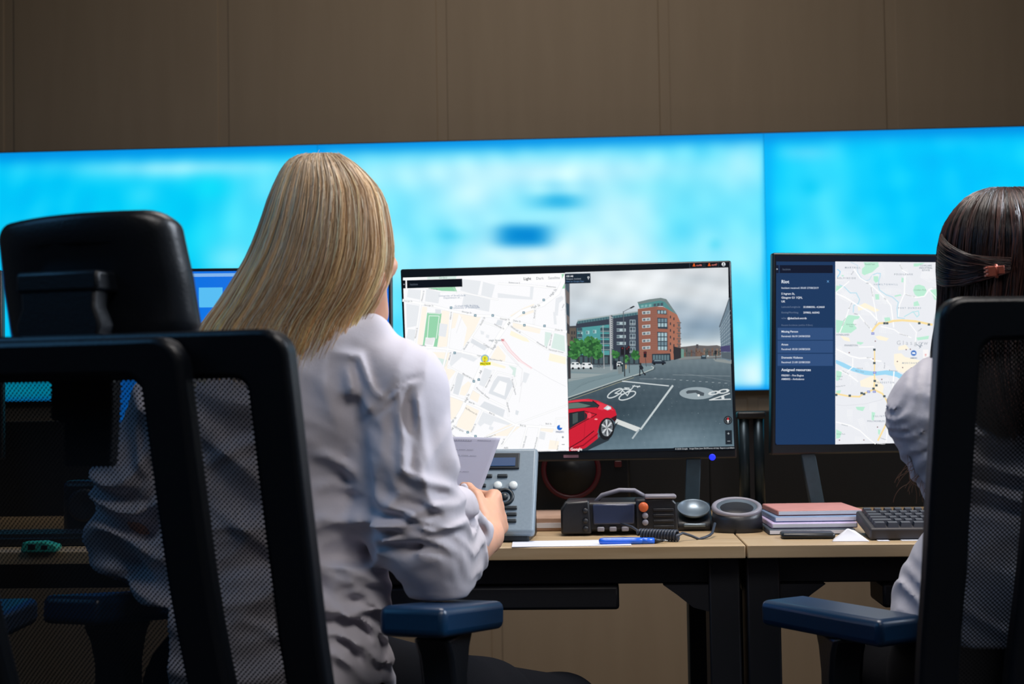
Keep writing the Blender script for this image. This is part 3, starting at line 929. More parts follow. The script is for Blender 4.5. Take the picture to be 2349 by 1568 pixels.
# street furniture
pic.line([(490, 440), (502, 925)], 6, (92, 100, 108)), pic.line([(490, 442), (520, 424), (570, 404)], 4, (92, 100, 108)), pic.poly([(536, 412), (566, 396), (578, 402), (548, 418)], (46, 48, 54))
pic.line([(338, 545), (346, 866)], 5, (176, 180, 182)), pic.line([(318, 560), (338, 545), (352, 552)], 3, (150, 156, 160))
for x0, y0, x1, y1 in ((470, 704, 498, 764), (504, 708, 536, 762), (642, 738, 664, 782), (522, 696, 540, 738)):
    pic.rect(x0, y0, x1, y1, (30, 30, 36)), pic.ell((x0 + x1) / 2, y0 + 10, 6, 6, (120, 40, 44), 8)
pic.line([(496, 760), (500, 922)], 7, (40, 44, 48)), pic.line([(532, 760), (536, 898)], 5, (60, 66, 70)), pic.line([(654, 780), (662, 850)], 4, (60, 62, 66)), pic.line([(1182, 730), (1182, 796)], 5, (52, 56, 62)), pic.rect(1172, 732, 1190, 760, (40, 44, 50))
pic.rect(414, 806, 441, 872, (34, 42, 52)), pic.rect(466, 832, 492, 890, (40, 60, 66)), pic.poly([(448, 852), (480, 848), (482, 902), (452, 906)], (124, 134, 136)), pic.rect(506, 836, 514, 868, (190, 160, 110))
# the walking man
pic.ell(618, 832, 8, 10, (52, 46, 44), 10), pic.poly([(608, 842), (628, 840), (640, 858), (640, 868), (630, 872), (612, 874)], (34, 40, 48)), pic.line([(614, 870), (613, 916)], 8, (30, 34, 42)), pic.line([(628, 870), (640, 896), (654, 912)], 8, (30, 34, 42)), pic.line([(608, 918), (620, 917)], 5, (22, 24, 28)), pic.line([(650, 914), (656, 906)], 5, (22, 24, 28))
pic.poly([(556, 922), (600, 920), (602, 925), (556, 928)], (70, 84, 92))
# road markings
WM = (206, 214, 216)
pic.line([(484, 960), (828, 995)], 8, WM), pic.line([(858, 996), (622, 1318)], 14, (196, 206, 208)), pic.poly([(436, 1240), (612, 1306), (620, 1312), (586, 1336), (428, 1274)], (214, 218, 216)), pic.line([(604, 1326), (560, 1386)], 12, (176, 188, 192))
pic.line([(612, 942), (858, 946)], 2.4, (140, 152, 158)), pic.line([(860, 912), (1290, 922)], 3, (134, 146, 152)), pic.line([(950, 902), (1290, 960)], 2, (128, 140, 146))
for k in range(12):
    pic.rect(720 + k * 48, 936 + k * 3.4, 738 + k * 48, 940 + k * 3.4, (150, 162, 168))
pic.ring(428, 1050, 62, 22, 8, WM, rot=-.5), pic.ring(520, 1068, 66, 24, 8, WM, rot=-.38)
for p in ([(428, 1050), (478, 1020), (548, 1022), (520, 1068)], [(478, 1020), (520, 1068)], [(428, 1050), (490, 1058), (548, 1022)], [(548, 1022), (574, 992)], [(560, 996), (614, 1000)], [(596, 1006), (612, 996)], [(514, 1016), (500, 1010), (534, 1012)]):
    pic.line(p, 7, WM)
pic.ell(1043, 1050, 133, 46, (150, 164, 171), 36)
pic.poly([(958, 1040), (975, 1028), (1040, 1026), (1096, 1048), (1092, 1070), (1062, 1068), (1032, 1046), (966, 1054)], (74, 84, 92)), pic.ell(1054, 1066, 9, 9, (236, 240, 240), 12)
pic.text('A8', 1296, 1098, 236, (212, 218, 219), -100, sx=0.33)
for k in range(60):
    x, y = rt.uniform(330, 1290), rt.uniform(990, 1440)
    pic.ell(x, y, rt.uniform(1, 3), rt.uniform(1, 2), (150, 164, 170), 6)
# the red car
pic.poly([(84, 1478), (300, 1386), (420, 1290), (452, 1262), (380, 1404), (220, 1478)], (44, 54, 62))
RED, RED2, DRED = (206, 30, 52), (226, 60, 78), (150, 16, 36)
pic.poly([(78, 1108), (140, 1098), (230, 1092), (300, 1106), (352, 1130), (400, 1146), (430, 1176), (440, 1212), (438, 1248), (426, 1262), (400, 1236), (360, 1240), (318, 1276), (296, 1340), (300, 1388), (210, 1458), (150, 1480), (84, 1482)], RED)
pic.poly([(290, 1112), (352, 1132), (392, 1150), (420, 1182), (380, 1170), (330, 1176), (300, 1168)], RED2), pic.poly([(80, 1110), (200, 1096), (290, 1112), (200, 1106), (82, 1120)], RED2)
pic.poly([(80, 1122), (180, 1112), (262, 1112), (304, 1140), (292, 1156), (200, 1160), (80, 1170)], (40, 56, 60)), pic.poly([(80, 1126), (150, 1120), (246, 1142), (200, 1156), (80, 1166)], (96, 120, 112))
pic.line([(262, 1108), (308, 1142), (296, 1158)], 7, (22, 26, 34))
pic.poly([(82, 1198), (150, 1186), (196, 1184), (222, 1212), (214, 1244), (140, 1282), (84, 1318)], (34, 42, 48)), pic.poly([(110, 1204), (150, 1194), (150, 1262), (112, 1282)], (70, 84, 84)), pic.line([(84, 1200), (196, 1182), (290, 1208), (262, 1226), (222, 1246), (84, 1322)], 5, (30, 18, 26))
pic.line([(84, 1460), (180, 1404), (270, 1332)], 6, (60, 10, 24)), pic.line([(88, 1468), (190, 1440), (300, 1352)], 10, DRED), pic.line([(200, 1186), (206, 1240), (196, 1400)], 2, DRED)
pic.ell(236, 1216, 16, 22, (232, 70, 88), 14), pic.ell(286, 1244, 12, 6, (240, 160, 160), 10)
pic.poly([(342, 1164), (372, 1140), (398, 1152), (400, 1168), (372, 1178)], (196, 208, 214)), pic.poly([(360, 1164), (380, 1150), (394, 1160), (376, 1172)], (240, 246, 248)), pic.poly([(398, 1236), (440, 1214), (438, 1250), (424, 1262)], (60, 20, 30))
pic.ell(364, 1316, 58, 84, (26, 28, 32), 28, .16), pic.ell(368, 1308, 42, 64, (120, 126, 132), 26, .16)
for k in range(6):
    a = k * PI / 3 + .4
    pic.line([(368, 1308), (368 + 37 * math.cos(a), 1308 + 58 * math.sin(a))], 12, (206, 210, 214))
    pic.line([(368 + 10 * math.cos(a + .5), 1308 + 14 * math.sin(a + .5)), (368 + 32 * math.cos(a + .5), 1308 + 50 * math.sin(a + .5))], 8, (58, 62, 68))
pic.ell(368, 1308, 9, 13, (160, 166, 170), 12)
# overlays
pic.poly([(52, 158), (244, 153), (246, 226), (54, 231)], (22, 38, 52)), pic.text('155 A8', 62, 182, 18, (236, 240, 244), -1.2, bold=True), pic.text('Glasgow, Scotland', 62, 201, 15, (170, 180, 190), -1.2), pic.text('View on Google Maps', 62, 220, 15, (96, 130, 170), -1.2)
pic.ring(229, 184, 6, 6, 3.5, (230, 236, 240), 10), pic.line([(229, 190), (229, 200)], 3, (230, 236, 240))
pic.text('Google', 94, 1479, 30, (246, 248, 250), -1.0, bold=True)
pic.poly([(868, 1457), (1318, 1446), (1319, 1466), (868, 1478)], (8, 16, 24)), pic.text('© 2020 Google   Image Date: June 2019', 878, 1472, 15, (214, 220, 224), -1.4), pic.text('|  Terms of Use', 1108, 1467, 15, (214, 220, 224), -1.4), pic.text('|  Report a problem', 1200, 1465, 15, (214, 220, 224), -1.4)
pic.ell(1273, 1252, 32, 33, (30, 36, 42), 26), pic.poly([(1264, 1250), (1282, 1250), (1274, 1276)], (220, 224, 226)), pic.poly([(1264, 1250), (1282, 1250), (1274, 1226)], (196, 40, 50)), pic.ring(1273, 1252, 22, 23, 2, (120, 126, 130))
pic.poly([(1252, 1328), (1302, 1326), (1305, 1431), (1255, 1433)], (26, 34, 42)), pic.text('+', 1266, 1364, 36, (190, 196, 200)), pic.rect(1268, 1406, 1290, 1410, (160, 168, 174))
# tool bar
for x, y, s in ((986, 92, 'oo46'), (1100, 89, 'oo47')):
    for p in ([(x, y - 22), (x + 102, y - 25)], [(x, y + 22), (x + 102, y + 19)], [(x, y - 22), (x, y + 22)], [(x + 102, y - 25), (x + 102, y + 19)]):
        pic.line(p, 1.8, (74, 84, 94))
    pic.ell(x + 33, y - 6, 6, 6, (226, 92, 26), 10), pic.poly([(x + 22, y + 10), (x + 26, y), (x + 40, y), (x + 45, y + 10)], (226, 92, 26)), pic.text(s, x + 50, y + 8, 20, (214, 120, 110), -1.4, bold=True)
pic.ell(1240, 86, 14, 15, (236, 240, 244), 20), pic.ell(1240, 81, 5, 5, (10, 18, 26), 10), pic.poly([(1231, 96), (1234, 89), (1246, 89), (1249, 96)], (10, 18, 26))
pic.build(M['monitor_screen'], root)
# ---------------------------------------------------------------- monitor with the incident list and the city map
root, pic = monitor([(1773, 579), (2560, 586), (2555, 1028), (1769, 1043)], -6.4, -0.0096, 3.05, (2150, 810),
                    'black monitor with a navy list of incidents beside a city map',
                    [(1853, 1884), (2440, 2420)])
pic.poly([(1779, 586), (2553, 592), (2548, 1012), (1778, 1020)], (8, 16, 36))
K = 1 / 3.1352
pic.map = lambda x, y: (1750 + x * K, 560 + y * K)
NAVY = (22, 54, 94)
pic.poly([(96, 124), (520, 126), (520, 1438), (100, 1440), (90, 1426)], NAVY)
pic.rect(120, 150, 502, 207, (4, 16, 40)), pic.rect(96, 150, 113, 207, (8, 20, 46)), pic.text('>', 96, 186, 20, (220, 230, 240), bold=True), pic.text('/action', 138, 187, 22, (92, 106, 130))
pic.text('Riot', 132, 280, 33, (224, 234, 246), bold=True), pic.text('x', 459, 275, 34, (110, 170, 226))
def lines(*rows):
    for s, x, y, sz, c, b in rows:
        pic.text(s, x, y, sz, c, 0, bold=b)
LT, DT = (226, 234, 244), (112, 132, 160)
lines(('Incident received: 00:00 27/08/2019', 132, 320, 18.5, (196, 208, 224), True), ('5 Ingram St,', 132, 362, 20, LT, True), ('Glasgow G1 1QN,', 132, 390, 20, LT, True), ('UK', 132, 418, 20, LT, True),
      ('Latitude/Longitude', 132, 456, 18, DT, False), ('55.8580350, -4.24660', 290, 457, 17.5, LT, True), ('Easting/Northing', 132, 496, 18, DT, False), ('259802, 665042', 290, 497, 18, LT, True),
      ('w3w:', 132, 537, 18, DT, False), ('@deal.luck.words', 176, 538, 19, LT, True), ('Recent Incidents (within 0.5km)', 132, 587, 17.5, (104, 122, 150), False))
for y, a, b in ((600, 'Missing Person', 'Received: 06:30 24/08/2020'), (693, 'Arson', 'Received: 05:20 24/08/2020'), (787, 'Domestic Violence', 'Received: 21:00 23/08/2020')):
    pic.rect(105, y, 503, y + 87, (46, 78, 124))
    lines((a, 132, y + 34, 20, LT, True), (b, 132, y + 67, 18.5, (206, 216, 230), True))
lines(('Assigned resources', 132, 911, 27, LT, True), ('FIRE001 - Fire Engine', 132, 949, 18.5, (214, 222, 234), True), ('AMB002 - Ambulance', 132, 975, 18.5, (214, 222, 234), True))
pic.poly([(520, 124), (2505, 140), (2490, 1400), (520, 1438)], (236, 238, 243))
pic.clip = (520, 126, 2480, 1437)
Q = lambda pts, ox=1900, oy=560, s=6.5346: [((ox + x / s - 1750) / K, (oy + y / s - 560) / K) for x, y in pts]
GRN, WAT, HWY, SND = (190, 238, 214), (160, 218, 246), (252, 226, 164), (255, 246, 222)
rm = random.Random(5)
# faint grid of small streets
for k in range(46):
    x = rm.uniform(520, 1600)
    y = rm.uniform(130, 1420)
    a = rm.choice([0.05, 0.12, 0.5, 1.2, 1.6])
    n = rm.randint(3, 7)
    for j in range(n):
        ox, oy = x - math.sin(a) * j * 11, y + math.cos(a) * j * 11
        l = rm.uniform(50, 120)
        pic.line([(ox, oy), (ox + math.cos(a) * l, oy + math.sin(a) * l)], 2.0, (247, 248, 250))
    for j in range(n):
        ox, oy = x + math.cos(a) * j * 13, y + math.sin(a) * j * 13
        pic.line([(ox, oy), (ox - math.sin(a) * n * 10, oy + math.cos(a) * n * 10)], 2.0, (247, 248, 250))
for p in ([(540, 330), (520, 270), (740, 270), (750, 330), (650, 420), (530, 465), (495, 440), (495, 370)], [(670, 480), (740, 480), (740, 560), (700, 580), (670, 540)],
          [(110, 620), (210, 630), (130, 720), (100, 720)], [(1290, 620), (1350, 605), (1430, 630), (1465, 700), (1430, 770), (1350, 795), (1290, 760), (1260, 690)],
          [(1520, 690), (1660, 660), (1640, 850), (1580, 830)], [(690, 750), (750, 750), (755, 830), (700, 830)], [(1270, 870), (1330, 850), (1360, 920), (1270, 930)],
          [(100, 1130), (210, 1150), (300, 1060), (470, 1080), (440, 1120), (380, 1130), (360, 1180), (420, 1260), (330, 1330), (110, 1325)],
          [(830, 1100), (910, 1095), (930, 1150), (840, 1160)], [(1310, 1400), (1500, 1370), (1490, 1420), (1330, 1440)], [(1270, 290), (1440, 280), (1330, 335), (1270, 335)],
          [(980, 770), (1070, 750), (1090, 770), (990, 790)], [(430, 1460), (520, 1480), (470, 1510)], [(1090, 500), (1120, 510), (1115, 575), (1085, 570)], [(180, 470), (220, 460), (220, 490)]):
    pic.poly(Q(p), GRN)
B = lambda pts: Q(pts, 1900, 780, 6.0308)
for p in ([(100, 420), (180, 430), (170, 500), (130, 560), (100, 560)], [(100, 1230), (180, 1270), (150, 1350), (100, 1360)], [(370, 920), (500, 920), (470, 980), (390, 960)], [(590, 990), (640, 1000), (620, 1110), (590, 1100)],
          [(680, 1230), (715, 1240), (700, 1310), (680, 1290)], [(880, 1290), (935, 1300), (920, 1340), (880, 1330)], [(390, 20), (480, 30), (430, 60), (390, 50)], [(100, 700), (170, 690), (150, 740), (100, 740)]):
    pic.poly(B(p), GRN)
for p in ([(430, 930), (540, 880), (760, 990), (690, 1020), (560, 960), (440, 1000)], [(170, 1370), (300, 1400), (320, 1460), (230, 1440)], [(690, 1380), (760, 1370), (900, 1410), (860, 1450), (740, 1430)]):
    pic.poly(Q(p), SND)
for p in ([(900, 190), (1000, 180), (1050, 230), (1180, 260), (1260, 280), (1150, 400), (1050, 460), (940, 420), (900, 330)], [(960, 90), (1060, 60), (1110, 120), (960, 140)], [(430, 560), (620, 480), (760, 640), (740, 740), (600, 660), (440, 640)]):
    pic.poly(B(p), (254, 246, 226))
pic.line(Q([(130, 380), (170, 410), (160, 450), (130, 490)]), 7, WAT)
pic.line(Q([(330, 270), (430, 320), (430, 420), (490, 510), (560, 550), (610, 530), (640, 470)]), 6, (206, 226, 238))
pic.line(Q([(660, 460), (720, 435), (770, 440), (765, 490), (750, 530), (740, 620), (760, 690), (860, 760), (950, 790), (1040, 870), (1020, 960), (1030, 1100), (1130, 1115)]), 7, (192, 226, 240))
pic.line(Q([(160, 610), (230, 640), (320, 730), (410, 730), (460, 830), (440, 890), (370, 920), (365, 1020)]), 7, (192, 226, 240))
pic.line(Q([(1130, 1085), (1210, 1040), (1260, 1010), (1320, 1090), (1350, 1060), (1340, 1000), (1250, 1020)]), 6, (186, 230, 236))
pic.poly(B([(95, 270), (200, 310), (330, 375), (480, 415), (630, 435), (800, 415), (930, 430), (1060, 500), (1300, 640), (1250, 680), (1030, 560), (930, 505), (780, 475), (630, 490), (500, 480), (330, 430), (200, 375), (95, 320)]), WAT)
for p, wd in ((Q([(380, 380), (470, 510), (620, 600), (760, 730), (860, 830), (930, 920), (960, 1150), (970, 1240)]), 9), (Q([(110, 740), (250, 800), (420, 910), (620, 1020), (720, 1130), (740, 1180)]), 10), (Q([(640, 620), (660, 800), (690, 950), (720, 1130)]), 7),
              (Q([(110, 720), (300, 560)]), 7), (Q([(330, 880), (270, 1060), (230, 1160), (160, 1330)]), 7), (Q([(450, 1060), (520, 1150), (650, 1290)]), 8), (Q([(1140, 480), (1130, 740), (1060, 900), (1040, 1080)]), 8),
              (Q([(1130, 740), (1300, 800), (1430, 780), (1500, 680), (1660, 620)]), 8), (Q([(1500, 690), (1660, 860)]), 6), (Q([(780, 1230), (980, 1280), (1050, 1330), (1230, 1400)]), 7), (Q([(1210, 1190), (1310, 1320), (1290, 1500)]), 7), (Q([(1060, 290), (1100, 390), (1180, 440)]), 6)):
    pic.line(p, wd, (255, 255, 255))
for p, wd in ((B([(100, 120), (300, 220), (420, 250), (560, 245), (610, 280), (720, 290)]), 10), (B([(420, 95), (620, 90)]), 7), (B([(330, 250), (330, 370), (260, 430)]), 7), (B([(150, 420), (280, 480), (400, 570)]), 8), (B([(900, 430), (880, 720)]), 9),
              (B([(100, 1130), (300, 1180), (430, 1250), (560, 1370), (640, 1430)]), 8), (B([(850, 1080), (810, 1230), (790, 1400)]), 8), (B([(820, 1200), (980, 1260)]), 6), (B([(990, 1260), (970, 1400)]), 6)):
    pic.line(p, wd, (255, 255, 255))
pic.line(Q([(650, 1300), (700, 1230), (750, 1185), (860, 1180), (960, 1150), (1100, 1140), (1300, 1155), (1540, 1205)]), 15, HWY)
pic.line(B([(630, 130), (632, 300), (628, 450), (632, 560), (620, 680)]), 9, HWY), pic.line(B([(100, 740), (280, 775), (420, 780), (480, 740), (620, 680), (740, 740), (790, 820), (860, 960), (840, 1060), (760, 1220), (680, 1380)]), 12, HWY)
pic.line(B([(100, 890), (200, 905), (500, 880), (700, 830), (900, 740)]), 4, (224, 226, 232))
pic.clip = None
DK = (84, 98, 104)
for x, y in Q([(832, 1185), (872, 1185), (1353, 1184), (1497, 1204)]) + B([(628, 131), (627, 316), (634, 563), (656, 624), (616, 669), (288, 766), (452, 732), (486, 744), (766, 774), (100, 756)]):
    pic.rect(x - 9, y - 8, x + 9, y + 8, DK)
for x, y in Q([(657, 1338)]) + B([(632, 448), (548, 712), (627, 710)]):
    pic.rect(x - 11, y - 8, x + 11, y + 8, (112, 124, 200)), pic.rect(x - 8, y - 4, x + 8, y + 4, (190, 198, 236))
LB = (140, 150, 162)
def maptext(items, f, c, sz, **kw):
    for s, x, y, r in items:
        (a, b), = f([(x, y)])
        pic.text(s, a, b, sz, c, r, center=True, **kw)
maptext((('M A R Y H I L L', 355, 352, 0), ('K E L V I N S I D E', 262, 510, 0), ('P O S S I L P A R K', 1118, 453, 0), ('COWLAIRS', 1452, 322, 0), ('INDUSTRIAL', 1452, 357, 0), ('ESTATE', 1452, 392, 0), ('FINNIESTON', 330, 1516, 0), ('HYNDLAND', 205, 1357, 0)), Q, LB, 17, bold=True)
maptext((('H A M I L T O N H I L L', 850, 604, 0), ('P O R T   D U N D A S', 1206, 957, 0)), Q, (158, 172, 186), 17, bold=True)
maptext((('Ruchill Park', 615, 302, 0), ('Cowlairs Park', 1365, 686, 0), ('Kelvingrove', 335, 1200, 0), ('Park', 335, 1232, 0)), Q, (116, 158, 138), 15)
maptext((('Garscube Rd', 645, 712, 80), ('A81', 840, 818, 45), ('Hawthorn St', 1215, 770, 14), ('Saracen', 1080, 340, 62), ('Maryhill Rd', 572, 1212, 48), ('Byres Rd', 318, 925, -66), ('Queen', 708, 1180, -60), ('A82', 575, 585, 0), ('A804', 400, 1045, 10), ('Castle', 1360, 1282, -38), ('Cathedral St', 1120, 1358, 16), ('Kelvin Way', 222, 1165, -70), ('Carron', 1585, 650, -14), ('Possil', 350, 432, -60)), Q, (122, 130, 140), 13)
pic.text('G l a s g o w', *Q([(1010, 1508)])[0], 44, (186, 190, 198))
maptext((('M E R C H A N T', 1130, 316, 0), ('T R A D E S T O N', 770, 585, 0), ('E G L I N T O N   T O L L', 790, 1050, 0), ('POLLOKSHIELDS', 650, 1118, 0), ('S O U T H', 1005, 1396, 0)), B, (158, 168, 180), 17, bold=True)
maptext((('River Clyde', 425, 430, 10), ('Broomielaw', 890, 420, 6), ('Clyde Pl', 425, 388, 6), ('Govan Rd', 230, 445, 30), ('Paisley Rd W', 160, 634, -6), ('Seaward', 215, 1172, 14), ('A814', 545, 242, 0), ('Hope St', 766, 350, -88), ('A77', 945, 640, 30), ('Pollok Park', 165, 1296, 0), ('Festival', 150, 500, 0), ('Park', 160, 540, 0), ('Cathcart', 750, 1360, 18), ('A730', 980, 1310, -80)), B, (120, 132, 144), 13)
for x, y in B([(640, 14), (280, 172), (945, 294), (1018, 378), (1138, 386), (1066, 130), (1125, 125), (670, 1200), (144, 1380), (482, 1378), (610, 258), (730, 542)]):
    pic.ell(x, y, 5, 5, (150, 120, 124), 8)
(x, y), = B([(1170, 178)])
pic.ell(x, y, 23, 23, (186, 204, 236), 22), pic.ell(x, y, 19, 19, (74, 124, 200), 22), pic.rect(x - 11, y - 6, x + 9, y + 6, (240, 246, 252)), pic.rect(x + 4, y - 2, x + 12, y + 6, (240, 246, 252)), pic.text('AMB002', x, y + 36, 14, (84, 110, 140), center=True, bold=True)
(x, y), = B([(1330, 195)])
pic.rect(x - 16, y - 34, x + 22, y + 36, (250, 248, 248)), pic.text('!!', x - 4, y + 14, 24, (226, 60, 60), bold=True)
for p in ([(1200, 50), (1270, 100)], [(1290, 30), (1250, 110)], [(1240, 80), (1290, 75)]):
    pic.line(B(p), 3.5, (120, 134, 150))
pic.build(M['monitor_screen'], root)

# ---------------------------------------------------------------- two more monitors with plain blue pictures
def blue_picture(pic, tl, tr, br, bl):
    def warp(u, v):
        x0, y0 = tl[0] + (tr[0] - tl[0]) * u, tl[1] + (tr[1] - tl[1]) * u
        x1, y1 = bl[0] + (br[0] - bl[0]) * u, bl[1] + (br[1] - bl[1]) * u
        return x0 + (x1 - x0) * v, y0 + (y1 - y0) * v
    def col(x, y):
        t = (y - tl[1]) / (bl[1] - tl[1])
        return (8 + 16 * math.sin(x * .02) ** 2, 112 + 18 * t, 226 + 12 * t)
    pic.grid(0, 0, 1, 1, 10, 10, col, warp)
    q = [warp(0, .012), warp(1, .012), warp(1, .03), warp(0, .03)]
    pic.poly(q, (128, 180, 236))
    q = [warp(.40, .09), warp(.475, .09), warp(.475, .2), warp(.40, .2)]
    pic.poly(q, (88, 190, 244))
    pic.poly([warp(.02, .05), warp(.3, .05), warp(.3, .08), warp(.02, .08)], (60, 150, 236))

root, pic = monitor([(158, 618), (899, 611), (903, 1046), (160, 1052)], 0.0, 0.0, 3.05, (530, 830),
                    'black monitor with a plain blue picture, mostly hidden behind the blonde woman', [(260, 266), (800, 796)])
blue_picture(pic, (166, 625), (891, 618), (895, 1032), (168, 1038))
pic.build(M['monitor_screen'], root)
root, pic = monitor([(-760, 626), (4, 619), (6, 1054), (-758, 1060)], 0.0, 0.0, 3.05, (-380, 840),
                    'black monitor at the left edge, only its right side in view behind the headrest', [(-640, -636), (-110, -114)])
blue_picture(pic, (-752, 634), (-4, 627), (-2, 1040), (-750, 1046))
pic.build(M['monitor_screen'], root)
# ================================================================ desks and what stands on them
FE = W(1450, 1257, 2.6)
DY = FE.y                                   # front edge of the desks
def on_front(px):
    return ray_plane(px, 1257, Vector((0, DY, 0)), WN).x
X_SEAM = on_front(1712)
DT, DD = 0.024, 0.80

def desk(xa, xb, label, legs, tray=None, brackets=()):
    root = empty('desk', ((xa + xb) / 2, DY + DD / 2, 0))
    cx = (xa + xb) / 2
    MB().box((0, 0, DESK_Z - DT / 2), (xb - xa - 0.003, DD, DT)).build('desktop', M['desk_wood'], root, bevel=0.0018)
    fr = MB()
    fr.box((0, -DD / 2 + 0.11, DESK_Z - DT - 0.028), (xb - xa - 0.03, 0.05, 0.055))
    fr.box((0, DD / 2 - 0.11, DESK_Z - DT - 0.028), (xb - xa - 0.03, 0.05, 0.055))
    fr.build('frame_beam', M['dark_metal'], root, bevel=0.003)
    for (x, wd) in legs:
        lg = MB()
        lg.box((x - cx, -DD / 2 + 0.10, (DESK_Z - DT) / 2), (wd, 0.09, DESK_Z - DT))
        lg.box((x - cx, DD / 2 - 0.10, (DESK_Z - DT) / 2), (wd, 0.09, DESK_Z - DT))
        lg.box((x - cx, 0, DESK_Z - DT - 0.05), (wd, DD - 0.24, 0.06))
        lg.box((x - cx, 0, 0.02), (wd, DD - 0.06, 0.04))
        lg.build('leg', M['dark_metal'], root, bevel=0.004)
    for (x, sgn) in brackets:
        br = MB()
        z0 = DESK_Z - DT - 0.055
        br.prism([(x - cx, z0), (x - cx + sgn * 0.085, z0), (x - cx + sgn * 0.06, z0 - 0.018), (x - cx + sgn * 0.03, z0 - 0.042), (x - cx, z0 - 0.05)], -DD / 2 + 0.06, -DD / 2 + 0.15)
        br.build('bracket', M['dark_metal'], root)
    if tray:
        a, b = tray
        MB().box(((a + b) / 2 - cx, -DD / 2 + 0.14, 0.637), (b - a, 0.13, 0.045)).build('cable_tray', M['dark_metal'], root, bevel=0.006)
    tag(root, label, 'desk', 'workstation desks')
    return root

def x_at(px, py, back):
    return ray_plane(px, py, Vector((0, DY + back, 0)), WN).x
desk(X_SEAM - 1.9, X_SEAM, 'pale wood desk with a cable tray under it, in front of the blonde woman',
     [(X_SEAM - 0.036, 0.058), (X_SEAM - 1.86, 0.058)], tray=(x_at(640, 1370, .1), x_at(1420, 1370, .1)), brackets=[(X_SEAM - 0.064, -1)])
desk(X_SEAM, X_SEAM + 1.8, 'pale wood desk that carries the black keyboard, in front of the dark-haired woman',
     [(X_SEAM + 0.036, 0.062), (X_SEAM + 1.76, 0.062)], tray=(x_at(2020, 1370, .1), x_at(2500, 1370, .1)), brackets=[(X_SEAM + 0.066, 1)])

# black screens along the rear edges of the desks
M['panel_cloth'] = mat('black panel cloth', (5, 7, 11), 0.9, vary=0.2, scale=500, bump=0.2)
Z_PAN = W(1730, 941, 3.42).z
for xa, xb, lb in ((X_SEAM - 1.9, X_SEAM, 'low black privacy panel along the rear of the desk with the grey phone'), (X_SEAM, X_SEAM + 1.8, 'low black privacy panel along the rear of the desk with the black keyboard')):
    p = MB().box((0, 0, (Z_PAN - 0.60) / 2), (xb - xa - 0.0008, 0.026, Z_PAN - 0.60)).build('desk_partition', M['panel_cloth'], None, bevel=0.004, loc=((xa + xb) / 2, DY + DD + 0.014, 0.60))
    tag(p, lb, 'panel', 'privacy panels behind the desks')

# twin-channel post between the monitors
p = at_height(1727, 3.22, DESK_Z)
root = empty('cable_post', p)
hgt = W(1727, 944, 3.22).z - DESK_Z
M['post_metal'] = mat('post metal', (44, 58, 68), 0.35, metal=0.6, vary=0.06, scale=30)
for s in (-1, 1):
    MB().tube([(s * 0.0165, 0, 0.004), (s * 0.0165, 0, hgt - 0.004)], 0.0125, 16).build('post_tube', M['post_metal'], root, smooth=True)
MB().box((0, 0.004, hgt / 2), (0.020, 0.018, hgt - 0.01)).build('post_core', M['dark_metal'], root, bevel=0.002)
MB().box((0, 0, hgt - 0.008), (0.064, 0.034, 0.016)).build('cap', M['dark_metal'], root, bevel=0.004)
MB().box((0, 0, 0.006), (0.09, 0.09, 0.012)).build('base_plate', M['dark_metal'], root, bevel=0.003)
tag(root, 'dark twin-tube metal post standing on the desk between the two map monitors', 'post')

# computer box with a red ring, in the dark behind the monitor
p = at_height(1325, 3.27, DESK_Z)
root = empty('computer_box', p)
MB().box((0, 0.02, 0.116), (0.24, 0.17, 0.232)).build('case', M['bezel'], root, bevel=0.006)
M['red_ring'] = glow_mat('dim red ring light', (150, 0, 40), 0.05)
MB().torus(0.062, 0.0055, Matrix.Translation((-0.012, -0.066, 0.108)) @ Matrix.Rotation(PI / 2, 4, 'X')).build('ring_light', M['red_ring'], root, smooth=True)
MB().lathe([(0.056, -0.002), (0.056, 0.004), (0.02, 0.001), (0.016, 0.008)], 32, Matrix.Translation((-0.012, -0.066, 0.108)) @ Matrix.Rotation(PI / 2, 4, 'X')).build('fan_grille', M['dark_metal'], root, smooth=True)
MB().box((0.094, -0.066, 0.12), (0.016, 0.004, 0.014)).build('badge', M['red_ring'], root, bevel=0.002)
tag(root, 'black computer box with a dim red ring, under the monitor with the street map', 'computer')

# grey desk telephone
M['phone_grey'] = mat('blue grey phone plastic', (128, 144, 156), 0.4, vary=0.05, scale=200)
M['phone_dark'] = mat('phone key plastic', (22, 34, 42), 0.4)
M['white_key'] = mat('pale phone key', (214, 222, 222), 0.35, vary=0.03)
M['phone_lcd'] = glow_mat('phone display', (46, 92, 150), 0.55)
p = at_height(1104, 2.71, DESK_Z)
root = empty('desk_phone', p, -0.06)
tilt = math.radians(57)
MF = Matrix.Translation((0, 0, 0.018)) @ Matrix.Rotation(tilt, 4, 'X')      # face: x across, y up the face, z out of it
MB().prism([(0.0, 0.0), (0.0, 0.022), (0.085, 0.165), (0.13, 0.165), (0.15, 0.0)], -0.092, 0.092, axis='x').build('base', M['phone_dark'], root, bevel=0.004)
MB().box((0, 0.088, 0.0), (0.205, 0.186, 0.022), MF).build('face_plate', M['phone_grey'], root, bevel=0.007, seg=3)
MB().box((0.018, 0.150, 0.0125), (0.100, 0.036, 0.004), MF).build('display_frame', M['phone_dark'], root, bevel=0.002)
MB().box((0.018, 0.147, 0.0150), (0.084, 0.018, 0.002), MF).build('display', M['phone_lcd'], root)
for x in (-0.024, 0.006, 0.036):
    MB().box((x, 0.117, 0.0125), (0.020, 0.007, 0.005), MF).build('soft_key', M['phone_dark'], root, bevel=0.0015)
